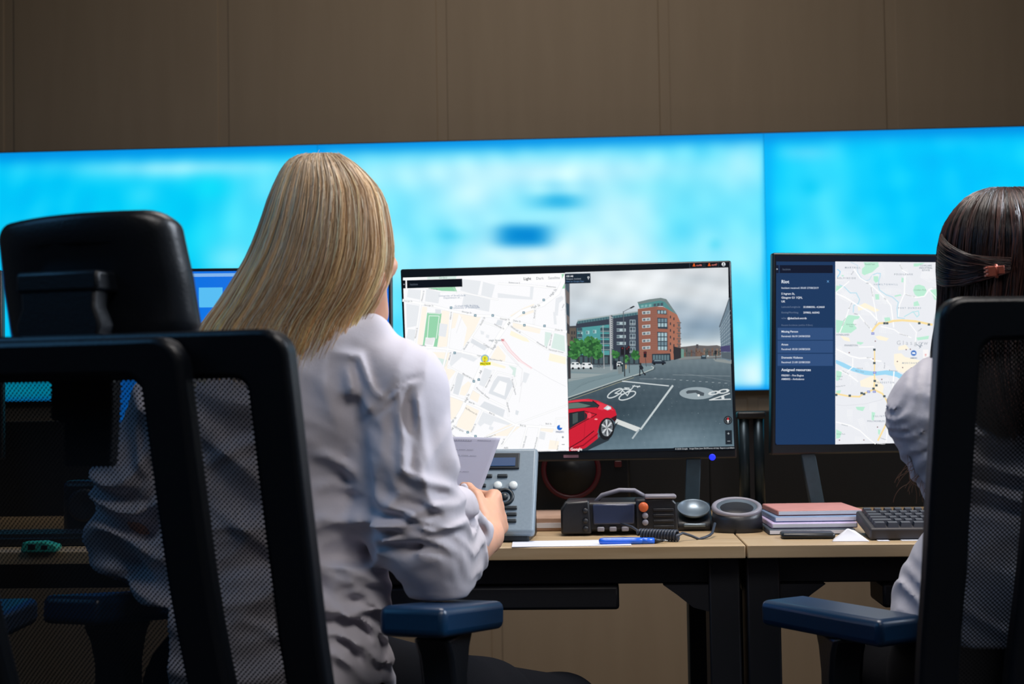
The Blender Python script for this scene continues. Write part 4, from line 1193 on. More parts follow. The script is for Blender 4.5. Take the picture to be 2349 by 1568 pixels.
for x in (0.028, 0.058):
    MB().lathe([(0.0085, 0), (0.0085, 0.004), (0.006, 0.006)], 18, MF @ Matrix.Translation((x, 0.096, 0.010))).build('white_key', M['white_key'], root, smooth=True)
for x in (-0.030, -0.004):
    MB().box((x, 0.096, 0.0125), (0.018, 0.007, 0.005), MF).build('soft_key', M['phone_dark'], root, bevel=0.0015)
MB().torus(0.0155, 0.0042, MF @ Matrix.Translation((0.042, 0.071, 0.011)), n=28).build('navigation_ring', M['phone_dark'], root, smooth=True)
MB().lathe([(0.0075, 0), (0.0075, 0.005), (0.005, 0.007)], 18, MF @ Matrix.Translation((0.042, 0.071, 0.010))).build('navigation_key', M['phone_dark'], root, smooth=True)
for k, (x, y, wd) in enumerate(((0.050, 0.047, 0.036), (0.058, 0.033, 0.02), (0.058, 0.019, 0.02))):
    MB().box((x, y, 0.0125), (wd, 0.007, 0.005), MF).build('function_key', M['phone_dark'], root, bevel=0.0015)
for i in range(3):
    for j in range(4):
        MB().box((-0.030 + i * 0.021, 0.014 + j * 0.016, 0.0125), (0.015, 0.010, 0.005), MF).build('number_key', M['phone_dark'], root, bevel=0.0015)
hs = MB()
hs.box((-0.080, 0.088, 0.026), (0.036, 0.12, 0.020), MF)
hs.box((-0.080, 0.158, 0.020), (0.046, 0.040, 0.030), MF)
hs.box((-0.080, 0.018, 0.020), (0.046, 0.040, 0.030), MF)
hs.build('handset', M['phone_dark'], root, bevel=0.008, seg=3)
tag(root, 'grey desk phone with a small blue display, behind the hand with the paper', 'phone')

# two-way radio set
M['radio_black'] = mat('radio housing', (24, 26, 32), 0.4, vary=0.1, scale=150, bump=0.1)
M['radio_screen'] = mat('dark radio screen', (52, 60, 84), 0.15, vary=0.05, scale=10)
M['orange'] = mat('orange knob', (206, 96, 48), 0.4, vary=0.06)
M['grey_cap'] = mat('pale grey plastic', (132, 130, 140), 0.4, vary=0.06)
def radio(px, d, rz, label):
    p = at_height(px, d, DESK_Z)
    root = empty('radio_set', p, rz)
    MB().box((0.0, 0.07, 0.036), (0.21, 0.13, 0.058)).build('housing', M['radio_black'], root, bevel=0.006)
    f = MB()
    f.prism([(-0.118, 0.004), (-0.118, 0.050), (-0.108, 0.066), (-0.062, 0.070), (-0.058, 0.004)], -0.006, 0.05)
    f.build('side_grip', M['radio_black'], root, bevel=0.004)
    f = MB()
    f.prism([(0.030, 0.004), (0.030, 0.070), (0.098, 0.074), (0.110, 0.062), (0.112, 0.004)], -0.008, 0.05)
    f.build('side_grip', M['radio_black'], root, bevel=0.004)
    MB().box((-0.014, -0.001, 0.042), (0.082, 0.008, 0.040)).build('display', M['radio_screen'], root, bevel=0.003)
    for k in range(3):
        MB().box((-0.040 + k * 0.024, -0.002, 0.013), (0.014, 0.010, 0.009)).build('front_key', M['grey_cap'], root, bevel=0.002)
    kn = lambda x, z, r: Matrix.Translation((x, -0.008, z)) @ Matrix.Rotation(PI / 2, 4, 'X')
    MB().lathe([(0.0095, 0), (0.0095, 0.007), (0.007, 0.010)], 20, kn(0.044, 0.056, 0)).build('orange_knob', M['orange'], root, smooth=True)['label'] = 'orange knob'
    for z in (0.039, 0.026):
        MB().lathe([(0.006, 0), (0.006, 0.006), (0.004, 0.008)], 16, kn(0.047, z, 0)).build('knob', M['grey_cap'], root, smooth=True)
    for z in (0.050, 0.030, 0.015):
        MB().lathe([(0.0055, 0), (0.0055, 0.006), (0.004, 0.008)], 16, Matrix.Translation((-0.070, -0.006, z)) @ Matrix.Rotation(PI / 2, 4, 'X')).build('knob', M['radio_black'], root, smooth=True)
    MB().box((0.078, 0.004, 0.0755), (0.062, 0.034, 0.008)).build('top_plate', M['grey_cap'], root, bevel=0.003)
    for k in range(4):
        MB().box((0.083, -0.009, 0.050 - k * 0.011), (0.040, 0.005, 0.005)).build('vent_rib', M['radio_black'], root, bevel=0.001)
    MB().tube([(-0.05, 0.05, 0.06), (-0.035, 0.045, 0.076), (0.0, 0.042, 0.086), (0.03, 0.042, 0.085), (0.055, 0.046, 0.070)], 0.0045, 10).build('carrying_handle', M['grey_cap'], root, smooth=True)
    tag(root, label, 'radio', 'two-way radio sets')
    return root
radio(1425, 2.80, 0.03, 'black radio set with an orange knob, beside the coiled cord')

# silver handset rest and the ring-shaped rest
M['rest_silver'] = mat('silver grey dish', (112, 126, 138), 0.3, metal=0.5, vary=0.06, scale=30)
p = at_height(1594, 2.86, DESK_Z)
root = empty('handset_rest', p)
MB().prism([(0.0, 0.0), (0.0, 0.016), (0.07, 0.052), (0.085, 0.052), (0.09, 0.0)], -0.037, 0.037, axis='x').build('base', M['radio_black'], root, bevel=0.006)
MD = Matrix.Translation((0, 0.030, 0.036)) @ Matrix.Rotation(math.radians(27), 4, 'X')
MB().lathe([(0.006, 0.001), (0.024, 0.003), (0.031, 0.010), (0.033, 0.011), (0.030, 0.004), (0.006, -0.004)], 30, MD).build('dish', M['rest_silver'], root, smooth=True)
MB().box((0, 0.000, 0.012), (0.046, 0.008, 0.008)).build('lip', M['rest_silver'], root, bevel=0.003)
tag(root, 'small silver dished handset rest behind the end of the coiled cord', 'holder')

p = at_height(1696, 2.80, DESK_Z)
root = empty('microphone_rest', p)
bs = MB()
n = 36
prof = []
for (r, z, ty) in ((1.0, 0.0, 0), (1.02, 0.010, 0), (1.0, 0.026, 0.3), (0.94, 0.034, 1.0)):
    prof.append((r, z, ty))
vs, fs = [], []
for (r, z, ty) in prof:
    for k in range(n):
        a = 2 * PI * k / n
        y = math.sin(a) * 0.042 * r
        vs.append((math.cos(a) * 0.050 * r, y + 0.042, z + ty * (0.013 + y * 0.38)))
for i in range(len(prof) - 1):
    for k in range(n):
        fs.append((i * n + k, i * n + (k + 1) % n, (i + 1) * n + (k + 1) % n, (i + 1) * n + k))
fs.append(tuple(reversed(range(n))))
fs.append(tuple((len(prof) - 1) * n + k for k in range(n)))
bs.add(vs, fs)
bs.build('base', M['radio_black'], root, smooth=True)
MT = Matrix.Translation((0, 0.042, 0.0475)) @ Matrix.Rotation(math.radians(21), 4, 'X')
MB().torus(0.045, 0.0055, MT, sx=1.0, sy=0.84).build('ring', M['grey_cap'], root, smooth=True)
MB().lathe([(0.004, -0.004), (0.030, -0.002), (0.041, 0.003), (0.041, 0.0), (0.030, -0.006), (0.004, -0.008)], 36, MT @ Matrix.Diagonal((1, 0.84, 1, 1))).build('dish', M['rest_silver'], root, smooth=True)
tag(root, 'round black rest with a raised grey ring, beside the dark post', 'holder')

# coiled cord and its tail
M['cord'] = mat('dark blue grey cord', (44, 52, 66), 0.45, vary=0.08)
pts = []
a, b = at_height(1468, 2.70, DESK_Z + 0.0118), at_height(1556, 2.665, DESK_Z + 0.0118)
ax = (b - a).normalized()
sd = ax.cross(ZU).normalized()
turns, nn = 13, 13 * 14
for k in range(nn + 1):
    t = k / nn
    g = 2 * PI * turns * t
    pts.append(a + (b - a) * t + (sd * math.cos(g) + ZU * math.sin(g)) * 0.0088)
lead = [at_height(1425, 2.78, DESK_Z + 0.025), at_height(1450, 2.74, DESK_Z + 0.022), at_height(1462, 2.71, DESK_Z + 0.018)]
tail = [W(1566, 1222, 2.68), W(1585, 1228, 2.69), W(1604, 1236, 2.70), at_height(1618, 2.70, DESK_Z + 0.004), at_height(1628, 2.715, DESK_Z + 0.006), W(1634, 1222, 2.73), W(1640, 1200, 2.76)]
base = at_height(1512, 2.68, DESK_Z)
cb = MB()
cb.tube([q - base for q in lead + pts + tail], 0.0027, 7)
tag(cb.build('coiled_cord', M['cord'], None, smooth=True, loc=base), 'dark coiled cord lying behind the tip of the blue pen', 'cord')

# blue pen
M['pen_blue'] = mat('blue pen barrel', (24, 100, 226), 0.3, vary=0.04, coat=0.4)
M['pen_black'] = mat('black pen grip', (14, 16, 20), 0.4)
a, b = at_height(1374, 2.632, DESK_Z + 0.007), at_height(1532, 2.642, DESK_Z + 0.005)
root = empty('pen', (a.x, a.y, DESK_Z))
L_ = lambda t: (a + (b - a) * t) - root.location
MB().tube([L_(t) for t in (0, .012, .03, .08, .5, .61, .615, .63, .635, .8)], [0.0028, 0.0048, 0.0058, 0.0064, 0.0064, 0.0064, 0.0058, 0.0058, 0.0063, 0.0058], 18).build('barrel', M['pen_blue'], root, smooth=True)
MB().tube([L_(t) for t in (.8, .82, .93)], [0.0056, 0.0052, 0.0026], 16).build('grip', M['pen_black'], root, smooth=True)
MB().tube([L_(t) for t in (.93, .985, 1.0)], [0.0025, 0.0014, 0.0008], 12).build('tip', M['chrome'], root, smooth=True)['label'] = 'metal writing tip'
tag(root, 'blue ballpoint pen with a black tip at the desk edge', 'pen')

# loose sheet under the hand and pen
M['paper'] = mat('white paper', (214, 216, 226), 0.8, vary=0.02, scale=20)
s0 = at_height(1310, 2.66, DESK_Z + 0.0008)
s = MB().box((0, 0, 0), (0.22, 0.10, 0.001)).build('paper_sheet', M['paper'], None, loc=s0, rot=(0, 0, 0.04))
tag(s, 'loose white sheet lying flat on the desk under the blue pen', 'paper')

# tan file lying behind the phone
p = at_height(1266, 3.0, DESK_Z)
root = empty('file_folder', p)
M['tan_card'] = mat('tan card', (172, 140, 120), 0.7, vary=0.08)
MB().box((0, 0, 0.014), (0.085, 0.19, 0.028)).build('cover', M['tan_card'], root, bevel=0.003)
MB().box((0.0, -0.006, 0.012), (0.082, 0.182, 0.010)).build('papers', M['paper'], root)
tag(root, 'tan card file lying on the desk between the grey phone and the radio', 'folder')

# notebooks in a low pile
cols = ((60, 70, 82), (196, 180, 216), (120, 142, 176), (190, 130, 124))
z = DESK_Z
for k, (c, lb) in enumerate(zip(cols, ('dark slim notebook, lowest of the pile beside the round rest', 'pale lilac notebook in the pile beside the round rest', 'blue grey notebook in the pile beside the round rest', 'salmon pink notebook, topmost of the pile beside the round rest'))):
    M['book%d' % k] = mat('notebook cover %d' % k, c, 0.6, vary=0.06)
    p = at_height(1848 + k * 4, 2.84 + k * .012, z)
    root = empty('notebook', (p.x, p.y, z), 0.02 * k)
    th = 0.011
    MB().box((0, 0, th / 2), (0.166, 0.17, th)).build('cover', M['book%d' % k], root, bevel=0.002)
    MB().box((0, -0.0015, th / 2), (0.162, 0.17, th * 0.6)).build('pages', M['paper'], root)
    tag(root, lb, 'notebook', 'notebooks in the pile')
    z += th + 0.0004
p = at_height(1852, 2.70, DESK_Z)
MBm = MB()
MBm.box((0, 0, 0.006), (0.10, 0.055, 0.011))
tag(MBm.build('pocket_phone', M['bezel'], None, bevel=0.005, loc=p, rot=(0, 0, -0.05)), 'flat black pocket phone lying in front of the notebooks', 'phone')

# keyboard
c0 = at_height(1996, 2.635, DESK_Z)
root = empty('keyboard', (c0.x, c0.y, DESK_Z))
MK = Matrix.Rotation(math.radians(8.5), 4, 'X')
kb = MB()
kb.box((0.222, 0.072, 0.0115), (0.444, 0.144, 0.022), MK)
kb.build('body', mat('keyboard case', (46, 44, 48), 0.5, vary=0.08), root, bevel=0.004)
ky = MB()
rk = random.Random(2)
for j in range(6):
    y = 0.017 + j * 0.0215 + (0.004 if j == 5 else 0)
    x = 0.010
    while x < 0.43:
        wd = 0.0165
        if j == 0:
            wd = 0.021 if x < 0.08 else (0.115 if x < 0.1 else 0.021)
        elif x < 0.012:
            wd = 0.018 + 0.005 * (5 - j)
        hx, hy, tx, ty = wd / 2, 0.0088, wd / 2 - 0.0022, 0.0062
        cx = x + hx
        vs = [(cx - hx, y - hy, 0.021), (cx + hx, y - hy, 0.021), (cx + hx, y + hy, 0.021), (cx - hx, y + hy, 0.021),
              (cx - tx, y - ty + .001, 0.0305), (cx + tx, y - ty + .001, 0.0305), (cx + tx, y + ty + .001, 0.0305), (cx - tx, y + ty + .001, 0.0305)]
        ky.add(vs, [(4, 5, 6, 7), (0, 1, 5, 4), (1, 2, 6, 5), (2, 3, 7, 6), (3, 0, 4, 7)], MK)
        x += wd + 0.0028
ky.build('keys', mat('blue black key plastic', (26, 34, 48), 0.35, vary=0.1, scale=100, spec=0.7), root)
for x in (0.03, 0.41):
    MB().box((x, 0.128, 0.009), (0.03, 0.012, 0.018)).build('foot', M['dark_metal'], root, bevel=0.002)
tag(root, 'black keyboard on the desk in front of the dark-haired woman', 'keyboard')

# folded white tissue and paper slips by the keyboard
p = at_height(1950, 2.632, DESK_Z)
ts = MB()
ts.add([(-0.036, -0.012, 0), (0.034, -0.016, 0), (0.030, 0.030, 0), (-0.026, 0.034, 0), (-0.004, 0.002, 0.024), (0.010, 0.012, 0.019), (-0.018, -0.003, 0.011), (0.020, -0.006, 0.010)],
       [(0, 1, 7, 6), (6, 7, 4), (7, 1, 5), (7, 5, 4), (1, 2, 5), (2, 3, 4, 5), (3, 0, 6), (3, 6, 4), (3, 2, 1, 0)])
tag(ts.build('paper_tissue', mat('white tissue', (226, 228, 236), 0.85, vary=0.02), None, loc=p, bevel=0.002), 'crumpled white tissue on the desk at the corner of the keyboard', 'tissue')
for k, (x0, x1, lb) in enumerate(((2014, 2040, 'small white slip peeping out under the keyboard, nearer the tissue'), (2068, 2120, 'longer white slip peeping out under the keyboard, nearer the chair'))):
    a, b = at_height(x0, 2.622, DESK_Z), at_height(x1, 2.622, DESK_Z)
    sl = MB().box(((b.x - a.x) / 2, 0.008, 0.0006), (b.x - a.x, 0.018, 0.001)).build('paper_slip', M['paper'], None, loc=(a.x, a.y - 0.004, DESK_Z))
    tag(sl, lb, 'paper', 'slips under the keyboard')

# things on the far end of the desk, seen through the chair's mesh
p = at_height(94, 2.66, DESK_Z)
root = empty('stapler', p)
M['green'] = mat('sea green plastic', (48, 176, 152), 0.4, vary=0.06)
MB().prism([(-0.032, 0.0), (-0.034, 0.006), (-0.030, 0.020), (0.010, 0.021), (0.034, 0.014), (0.036, 0.008), (0.030, 0.0)], -0.014, 0.014).build('body', M['green'], root, bevel=0.003)
MB().box((-0.012, -0.0145, 0.011), (0.014, 0.002, 0.010)).build('inset', M['pen_black'], root, bevel=0.001)
MB().box((0.012, -0.0145, 0.010), (0.012, 0.002, 0.008)).build('inset', M['pen_black'], root, bevel=0.001)
tag(root, 'small green stapler on the desk behind the chair mesh', 'stapler')
p = at_height(120, 2.78, DESK_Z)
root = empty('keyboard', (p.x, p.y, DESK_Z))
MB().box((0.0, 0.03, 0.010), (0.36, 0.11, 0.018)).build('body', M['bezel'], root, bevel=0.004)
ky = MB()
for j in range(5):
    for i in range(17):
        ky.box((-0.165 + i * 0.0205, -0.012 + j * 0.0205, 0.0215), (0.016, 0.016, 0.006))
ky.build('keys', M['phone_dark'], root)
tag(root, 'black keyboard behind the green stapler, seen through the chair mesh', 'keyboard')
p = at_height(192, 2.93, DESK_Z)
root = empty('desk_speaker', p)
MB().box((0, 0.03, 0.058), (0.095, 0.05, 0.116)).build('cabinet', M['bezel'], root, bevel=0.012, seg=3)
MB().lathe([(0.034, 0.0), (0.034, 0.004), (0.028, 0.005), (0.008, 0.001)], 28, Matrix.Translation((0, 0.005, 0.066)) @ Matrix.Rotation(PI / 2, 4, 'X')).build('cone', M['dark_metal'], root, smooth=True)
tag(root, 'small black desk speaker under the blue monitor, behind the chair mesh', 'speaker')
# ================================================================ office chairs
def mesh_cloth_mat():
    m, nt, b = new_mat('open black mesh cloth')
    N, L = nt.nodes, nt.links
    tc = N.new('ShaderNodeTexCoord')
    sp = N.new('ShaderNodeSeparateXYZ')
    L.new(tc.outputs['UV'], sp.inputs[0])
    def math_(op, a, bb=None):
        n = N.new('ShaderNodeMath')
        n.operation = op
        for k, v in enumerate((a, bb)):
            if v is None:
                continue
            if isinstance(v, (int, float)):
                n.inputs[k].default_value = v
            else:
                L.new(v, n.inputs[k])
        return n.outputs[0]
    cu = math_('COSINE', math_('MULTIPLY', sp.outputs['X'], 2 * PI / 0.0052))
    cv = math_('COSINE', math_('MULTIPLY', sp.outputs['Y'], 2 * PI / 0.0050))
    hole = math_('GREATER_THAN', math_('MULTIPLY', cu, cv), 0.42)
    tr = N.new('ShaderNodeBsdfTransparent')
    mx = N.new('ShaderNodeMixShader')
    L.new(hole, mx.inputs[0])
    L.new(b.outputs[0], mx.inputs[1])
    L.new(tr.outputs[0], mx.inputs[2])
    L.new(mx.outputs[0], N['Material Output'].inputs[0])
    b.inputs['Base Color'].default_value = lin((16, 18, 24)) + (1,)
    b.inputs['Roughness'].default_value = 0.8
    return m
M['mesh_cloth'] = mesh_cloth_mat()

REC = math.radians(13)
def back_y(z):
    """sideways profile of the backrest: y at height z above the seat, leaning back with a lumbar bulge"""
    return -0.215 - (z - 0.05) * math.tan(REC) + 0.020 * math.exp(-((z - 0.16) / 0.12) ** 2)

def round_rect(x0, x1, z0, z1, r, per=5, side=14):
    pts = []
    cs = [(x1 - r, z1 - r, 0), (x0 + r, z1 - r, 90), (x0 + r, z0 + r, 180), (x1 - r, z0 + r, 270)]
    for k, (cx, cz, a0) in enumerate(cs):
        for i in range(per + 1):
            a = math.radians(a0 + 90 * i / per)
            pts.append((cx + r * math.cos(a), cz + r * math.sin(a)))
        nx = cs[(k + 1) % 4]
        a = math.radians(a0 + 90)
        p = pts[-1]
        b0 = math.radians(nx[2])
        q = (nx[0] + r * math.cos(b0), nx[1] + r * math.sin(b0))
        for i in range(1, side):
            t = i / side
            pts.append((p[0] + (q[0] - p[0]) * t, p[1] + (q[1] - p[1]) * t))
    return pts

def frame_ring(o, i, y_front, y_back, taper):
    """a bent ring between two outlines (x, z); taper narrows it downwards"""
    n = len(o)
    mb = MB()
    vs = []
    for (P, dy) in ((o, y_back), (i, y_back), (i, y_front), (o, y_front)):
        for (x, z) in P:
            vs.append((x * taper(z), back_y(z) + dy, z))
    fs = []
    for a in range(4):
        b = (a + 1) % 4
        for k in range(n):
            k2 = (k + 1) % n
            fs.append((a * n + k, a * n + k2, b * n + k2, b * n + k))
    mb.add(vs, fs)
    return mb

def make_chair(loc, rz, label, seat_z=0.49, back_up=0.0, arm_z=(0.755, 0.755), arm_yaw=0.0, arm_y=0.16, arm_tilt=0.0, arm_x=(0.262, 0.262), group='mesh-backed office chairs', head=True):
    root = empty('office_chair', loc, rz)
    up = Matrix.Translation((0, 0, seat_z + back_up))
    taper = lambda z: 0.955 + 0.045 * min(1, max(0, (z - 0.02) / 0.35))
    zt = 0.600
    shift = lambda mb: [setattr(mb, 'v', [(x, y, z + seat_z + back_up) for x, y, z in mb.v]), mb][1]
    ob, ib = round_rect(-0.254, 0.254, -0.02, zt, 0.024), round_rect(-0.207, 0.207, 0.03, zt - 0.047, 0.016)
    shift(frame_ring(ob, ib, 0.0, -0.028, taper)).build('backrest_frame', M['black_plastic'], root, bevel=0.006)
    oi, ii = round_rect(-0.156, 0.156, -0.06, zt - 0.006, 0.026), round_rect(-0.108, 0.108, 0.10, zt - 0.044, 0.018)
    shift(frame_ring(oi, ii, -0.030, -0.058, lambda z: 1.0)).build('support_frame', M['black_plastic'], root, bevel=0.007)
    # mesh cloth
    nx, nz = 24, 40
    vs, fs = [], []
    for i in range(nx + 1):
        for j in range(nz + 1):
            u, z = -0.232 + 0.464 * i / nx, 0.0 + (zt - 0.02) * j / nz
            vs.append((u * taper(z), back_y(z) - 0.004 - 0.012 * (1 - (u / 0.232) ** 2), z + seat_z + back_up))
    for i in range(nx):
        for j in range(nz):
            a = i * (nz + 1) + j
            fs.append((a, a + nz + 1, a + nz + 2, a + 1))
    ms = mesh_obj('mesh_panel', vs, fs, M['mesh_cloth'], root)
    uv = ms.data.uv_layers.new(name='cloth')
    li = np.zeros(len(ms.data.loops), dtype=np.int32)
    ms.data.loops.foreach_get('vertex_index', li)
    V = np.array(vs)
    uv.data.foreach_set('uv', V[li][:, [0, 2]].astype(np.float32).ravel())
    # seat
    st = MB()
    st.box((0, 0.01, seat_z - 0.035), (0.49, 0.47, 0.075))
    s = st.build('seat', M['chair_fabric'], root, bevel=0.03, seg=4)
    MB().box((0, 0.0, seat_z - 0.09), (0.28, 0.30, 0.05)).build('tilt_mechanism', M['black_plastic'], root, bevel=0.01)
    # spine joining back and seat
    y0 = back_y(0.0) - 0.045
    MB().tube([(0, 0.0, seat_z - 0.095), (0, -0.16, seat_z - 0.10), (0, y0 - 0.01, seat_z - 0.06), (0, back_y(0.06) - 0.05, seat_z + 0.07 + back_up)], [0.03, 0.034, 0.034, 0.03], 12).build('spine', M['black_plastic'], root, smooth=True)
    # armrests
    for s_, az, ax in ((-1, arm_z[0], arm_x[0]), (1, arm_z[1], arm_x[1])):
        r = MB()
        R = Matrix.Translation((s_ * ax, arm_y, az - 0.019)) @ Matrix.Rotation(-s_ * arm_yaw, 4, 'Z') @ Matrix.Rotation(-arm_tilt, 4, 'X')
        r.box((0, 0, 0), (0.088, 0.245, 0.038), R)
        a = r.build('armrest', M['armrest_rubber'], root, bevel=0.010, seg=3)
        p = MB()
        zb = seat_z - 0.07
        prof = [(-0.055, az - 0.036), (0.055, az - 0.036), (0.036, az - 0.062), (0.026, az - 0.095), (0.026, zb), (-0.026, zb), (-0.026, az - 0.095), (-0.036, az - 0.062)]
        p.prism([(y + arm_y - 0.005, z) for y, z in prof], s_ * ax - 0.024, s_ * ax + 0.024, axis='x')
        p.box((s_ * (ax - 0.064), arm_y - 0.005, zb - 0.004), (0.17, 0.05, 0.022))
        q = p.build('post', M['black_plastic'], None, bevel=0.006)
        q.parent = a
    # headrest on its own bracket
    if head:
        hb = MB()
        n, mrows = 26, 9
        zc, hh = zt + 0.058, 0.066
        wdt = 0.109
        yb = back_y(zt) + 0.045
        vs, fs = [], []
        ring = []
        for (k, (X, Zz)) in enumerate(round_rect(-1, 1, -1, 1, 0.26, 6, 8)):
            ring.append((X, Zz))
        m_ = len(ring)
        def hp(X, Zz, dy):
            t = 0.02 * (1 - X * X)
            zz = zc + Zz * hh * (1.0 + (0.09 if Zz < 0 else 0.02) * (1 - X * X)) + 0.004 * X
            return (X * wdt * (1 - 0.07 * Zz * (Zz > 0) + 0.02 * Zz * Zz), yb - t * 1.6 + dy - 0.018 * Zz, zz + seat_z + back_up)
        layers = ((0.55, -0.012), (0.86, -0.015), (0.97, -0.008), (1.0, 0.006), (0.97, 0.022), (0.86, 0.032), (0.5, 0.036))
        for (sc, dy) in layers:
            for X, Zz in ring:
                vs.append(hp(X * sc, Zz * sc, dy))
        for a in range(len(layers) - 1):
            for k in range(m_):
                k2 = (k + 1) % m_
                fs.append((a * m_ + k, a * m_ + k2, (a + 1) * m_ + k2, (a + 1) * m_ + k))
        fs.append(tuple(range(m_)))
        fs.append(tuple(reversed([(len(layers) - 1) * m_ + k for k in range(m_)])))
        hb.add(vs, fs)
        hd = hb.build('headrest', M['black_plastic'], root, smooth=True)
        Z0 = seat_z + back_up
        br = MB()
        br.prism([(-0.046, zc + 0.004 + Z0), (0.046, zc + 0.004 + Z0), (0.043, zc - 0.03 + Z0), (0.050, zt + 0.01 + Z0), (0.046, zt - 0.004 + Z0), (-0.046, zt - 0.004 + Z0), (-0.050, zt + 0.01 + Z0), (-0.043, zc - 0.03 + Z0)],
                 back_y(zt) - 0.022, back_y(zt) + 0.004)
        br.box((0, back_y(zt) + 0.004, zc - 0.004 + Z0), (0.096, 0.056, 0.022))
        # the slide that runs down inside the back, ending below the top bar
        sl = MB()
        sl.prism([(-0.040, zt - 0.03 + Z0), (0.036, zt - 0.03 + Z0), (0.034, zt - 0.085 + Z0), (0.030, zt - 0.135 + Z0), (-0.024, zt - 0.135 + Z0), (-0.024, zt - 0.09 + Z0), (-0.040, zt - 0.086 + Z0)], back_y(zt - .08) + 0.004, back_y(zt - .08) + 0.022)
        sl.build('headrest_slide', M['black_plastic'], root, bevel=0.003)
        q = br.build('bracket', M['black_plastic'], None, bevel=0.004)
        q.parent = hd
    # gas column and star base
    MB().tube([(0, 0, 0.07), (0, 0, 0.26), (0, 0, 0.261), (0, 0, seat_z - 0.11)], [0.032, 0.032, 0.02, 0.02], 20).build('gas_column', M['dark_metal'], root, smooth=True)
    bs = MB()
    for k in range(5):
        a = 2 * PI * k / 5 + 0.3
        bs.tube([(0, 0, 0.115), (math.cos(a) * 0.16, math.sin(a) * 0.16, 0.10), (math.cos(a) * 0.31, math.sin(a) * 0.31, 0.082)], [0.034, 0.026, 0.018], 10)
    bs.build('star_base', M['black_plastic'], root, smooth=True)
    for k in range(5):
        a = 2 * PI * k / 5 + 0.3
        c = MB()
        Mc = Matrix.Translation((math.cos(a) * 0.31, math.sin(a) * 0.31, 0.03)) @ Matrix.Rotation(a + 0.8, 4, 'Z') @ Matrix.Rotation(PI / 2, 4, 'X')
        for dz in (-0.016, 0.016):
            c.lathe([(0.028, dz - 0.009), (0.030, dz - 0.005), (0.030, dz + 0.005), (0.028, dz + 0.009)], 20, Mc)
        c.tube([(math.cos(a) * 0.31, math.sin(a) * 0.31, 0.03), (math.cos(a) * 0.31, math.sin(a) * 0.31, 0.085)], 0.008, 10)
        c.build('caster', M['dark_metal'], root, smooth=True)
    tag(root, label, 'chair', group)
    return root

def level(x, d):
    """floor point x metres right of the lens axis and d metres ahead"""
    p = Vector((CAM.x, CAM.y, 0)) + RH * x + FH * d
    return (p.x, p.y, 0)

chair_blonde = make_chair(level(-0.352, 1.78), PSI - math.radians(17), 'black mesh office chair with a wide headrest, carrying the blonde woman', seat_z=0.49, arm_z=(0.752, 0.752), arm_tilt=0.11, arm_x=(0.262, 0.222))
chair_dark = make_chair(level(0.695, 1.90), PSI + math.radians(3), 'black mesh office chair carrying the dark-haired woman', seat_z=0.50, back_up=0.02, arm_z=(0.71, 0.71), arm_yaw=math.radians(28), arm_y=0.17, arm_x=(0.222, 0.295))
make_chair(level(-1.02, 1.86), PSI, 'office chair almost wholly out of view, only one armrest showing at the left edge', seat_z=0.48, arm_z=(0.73, 0.73))
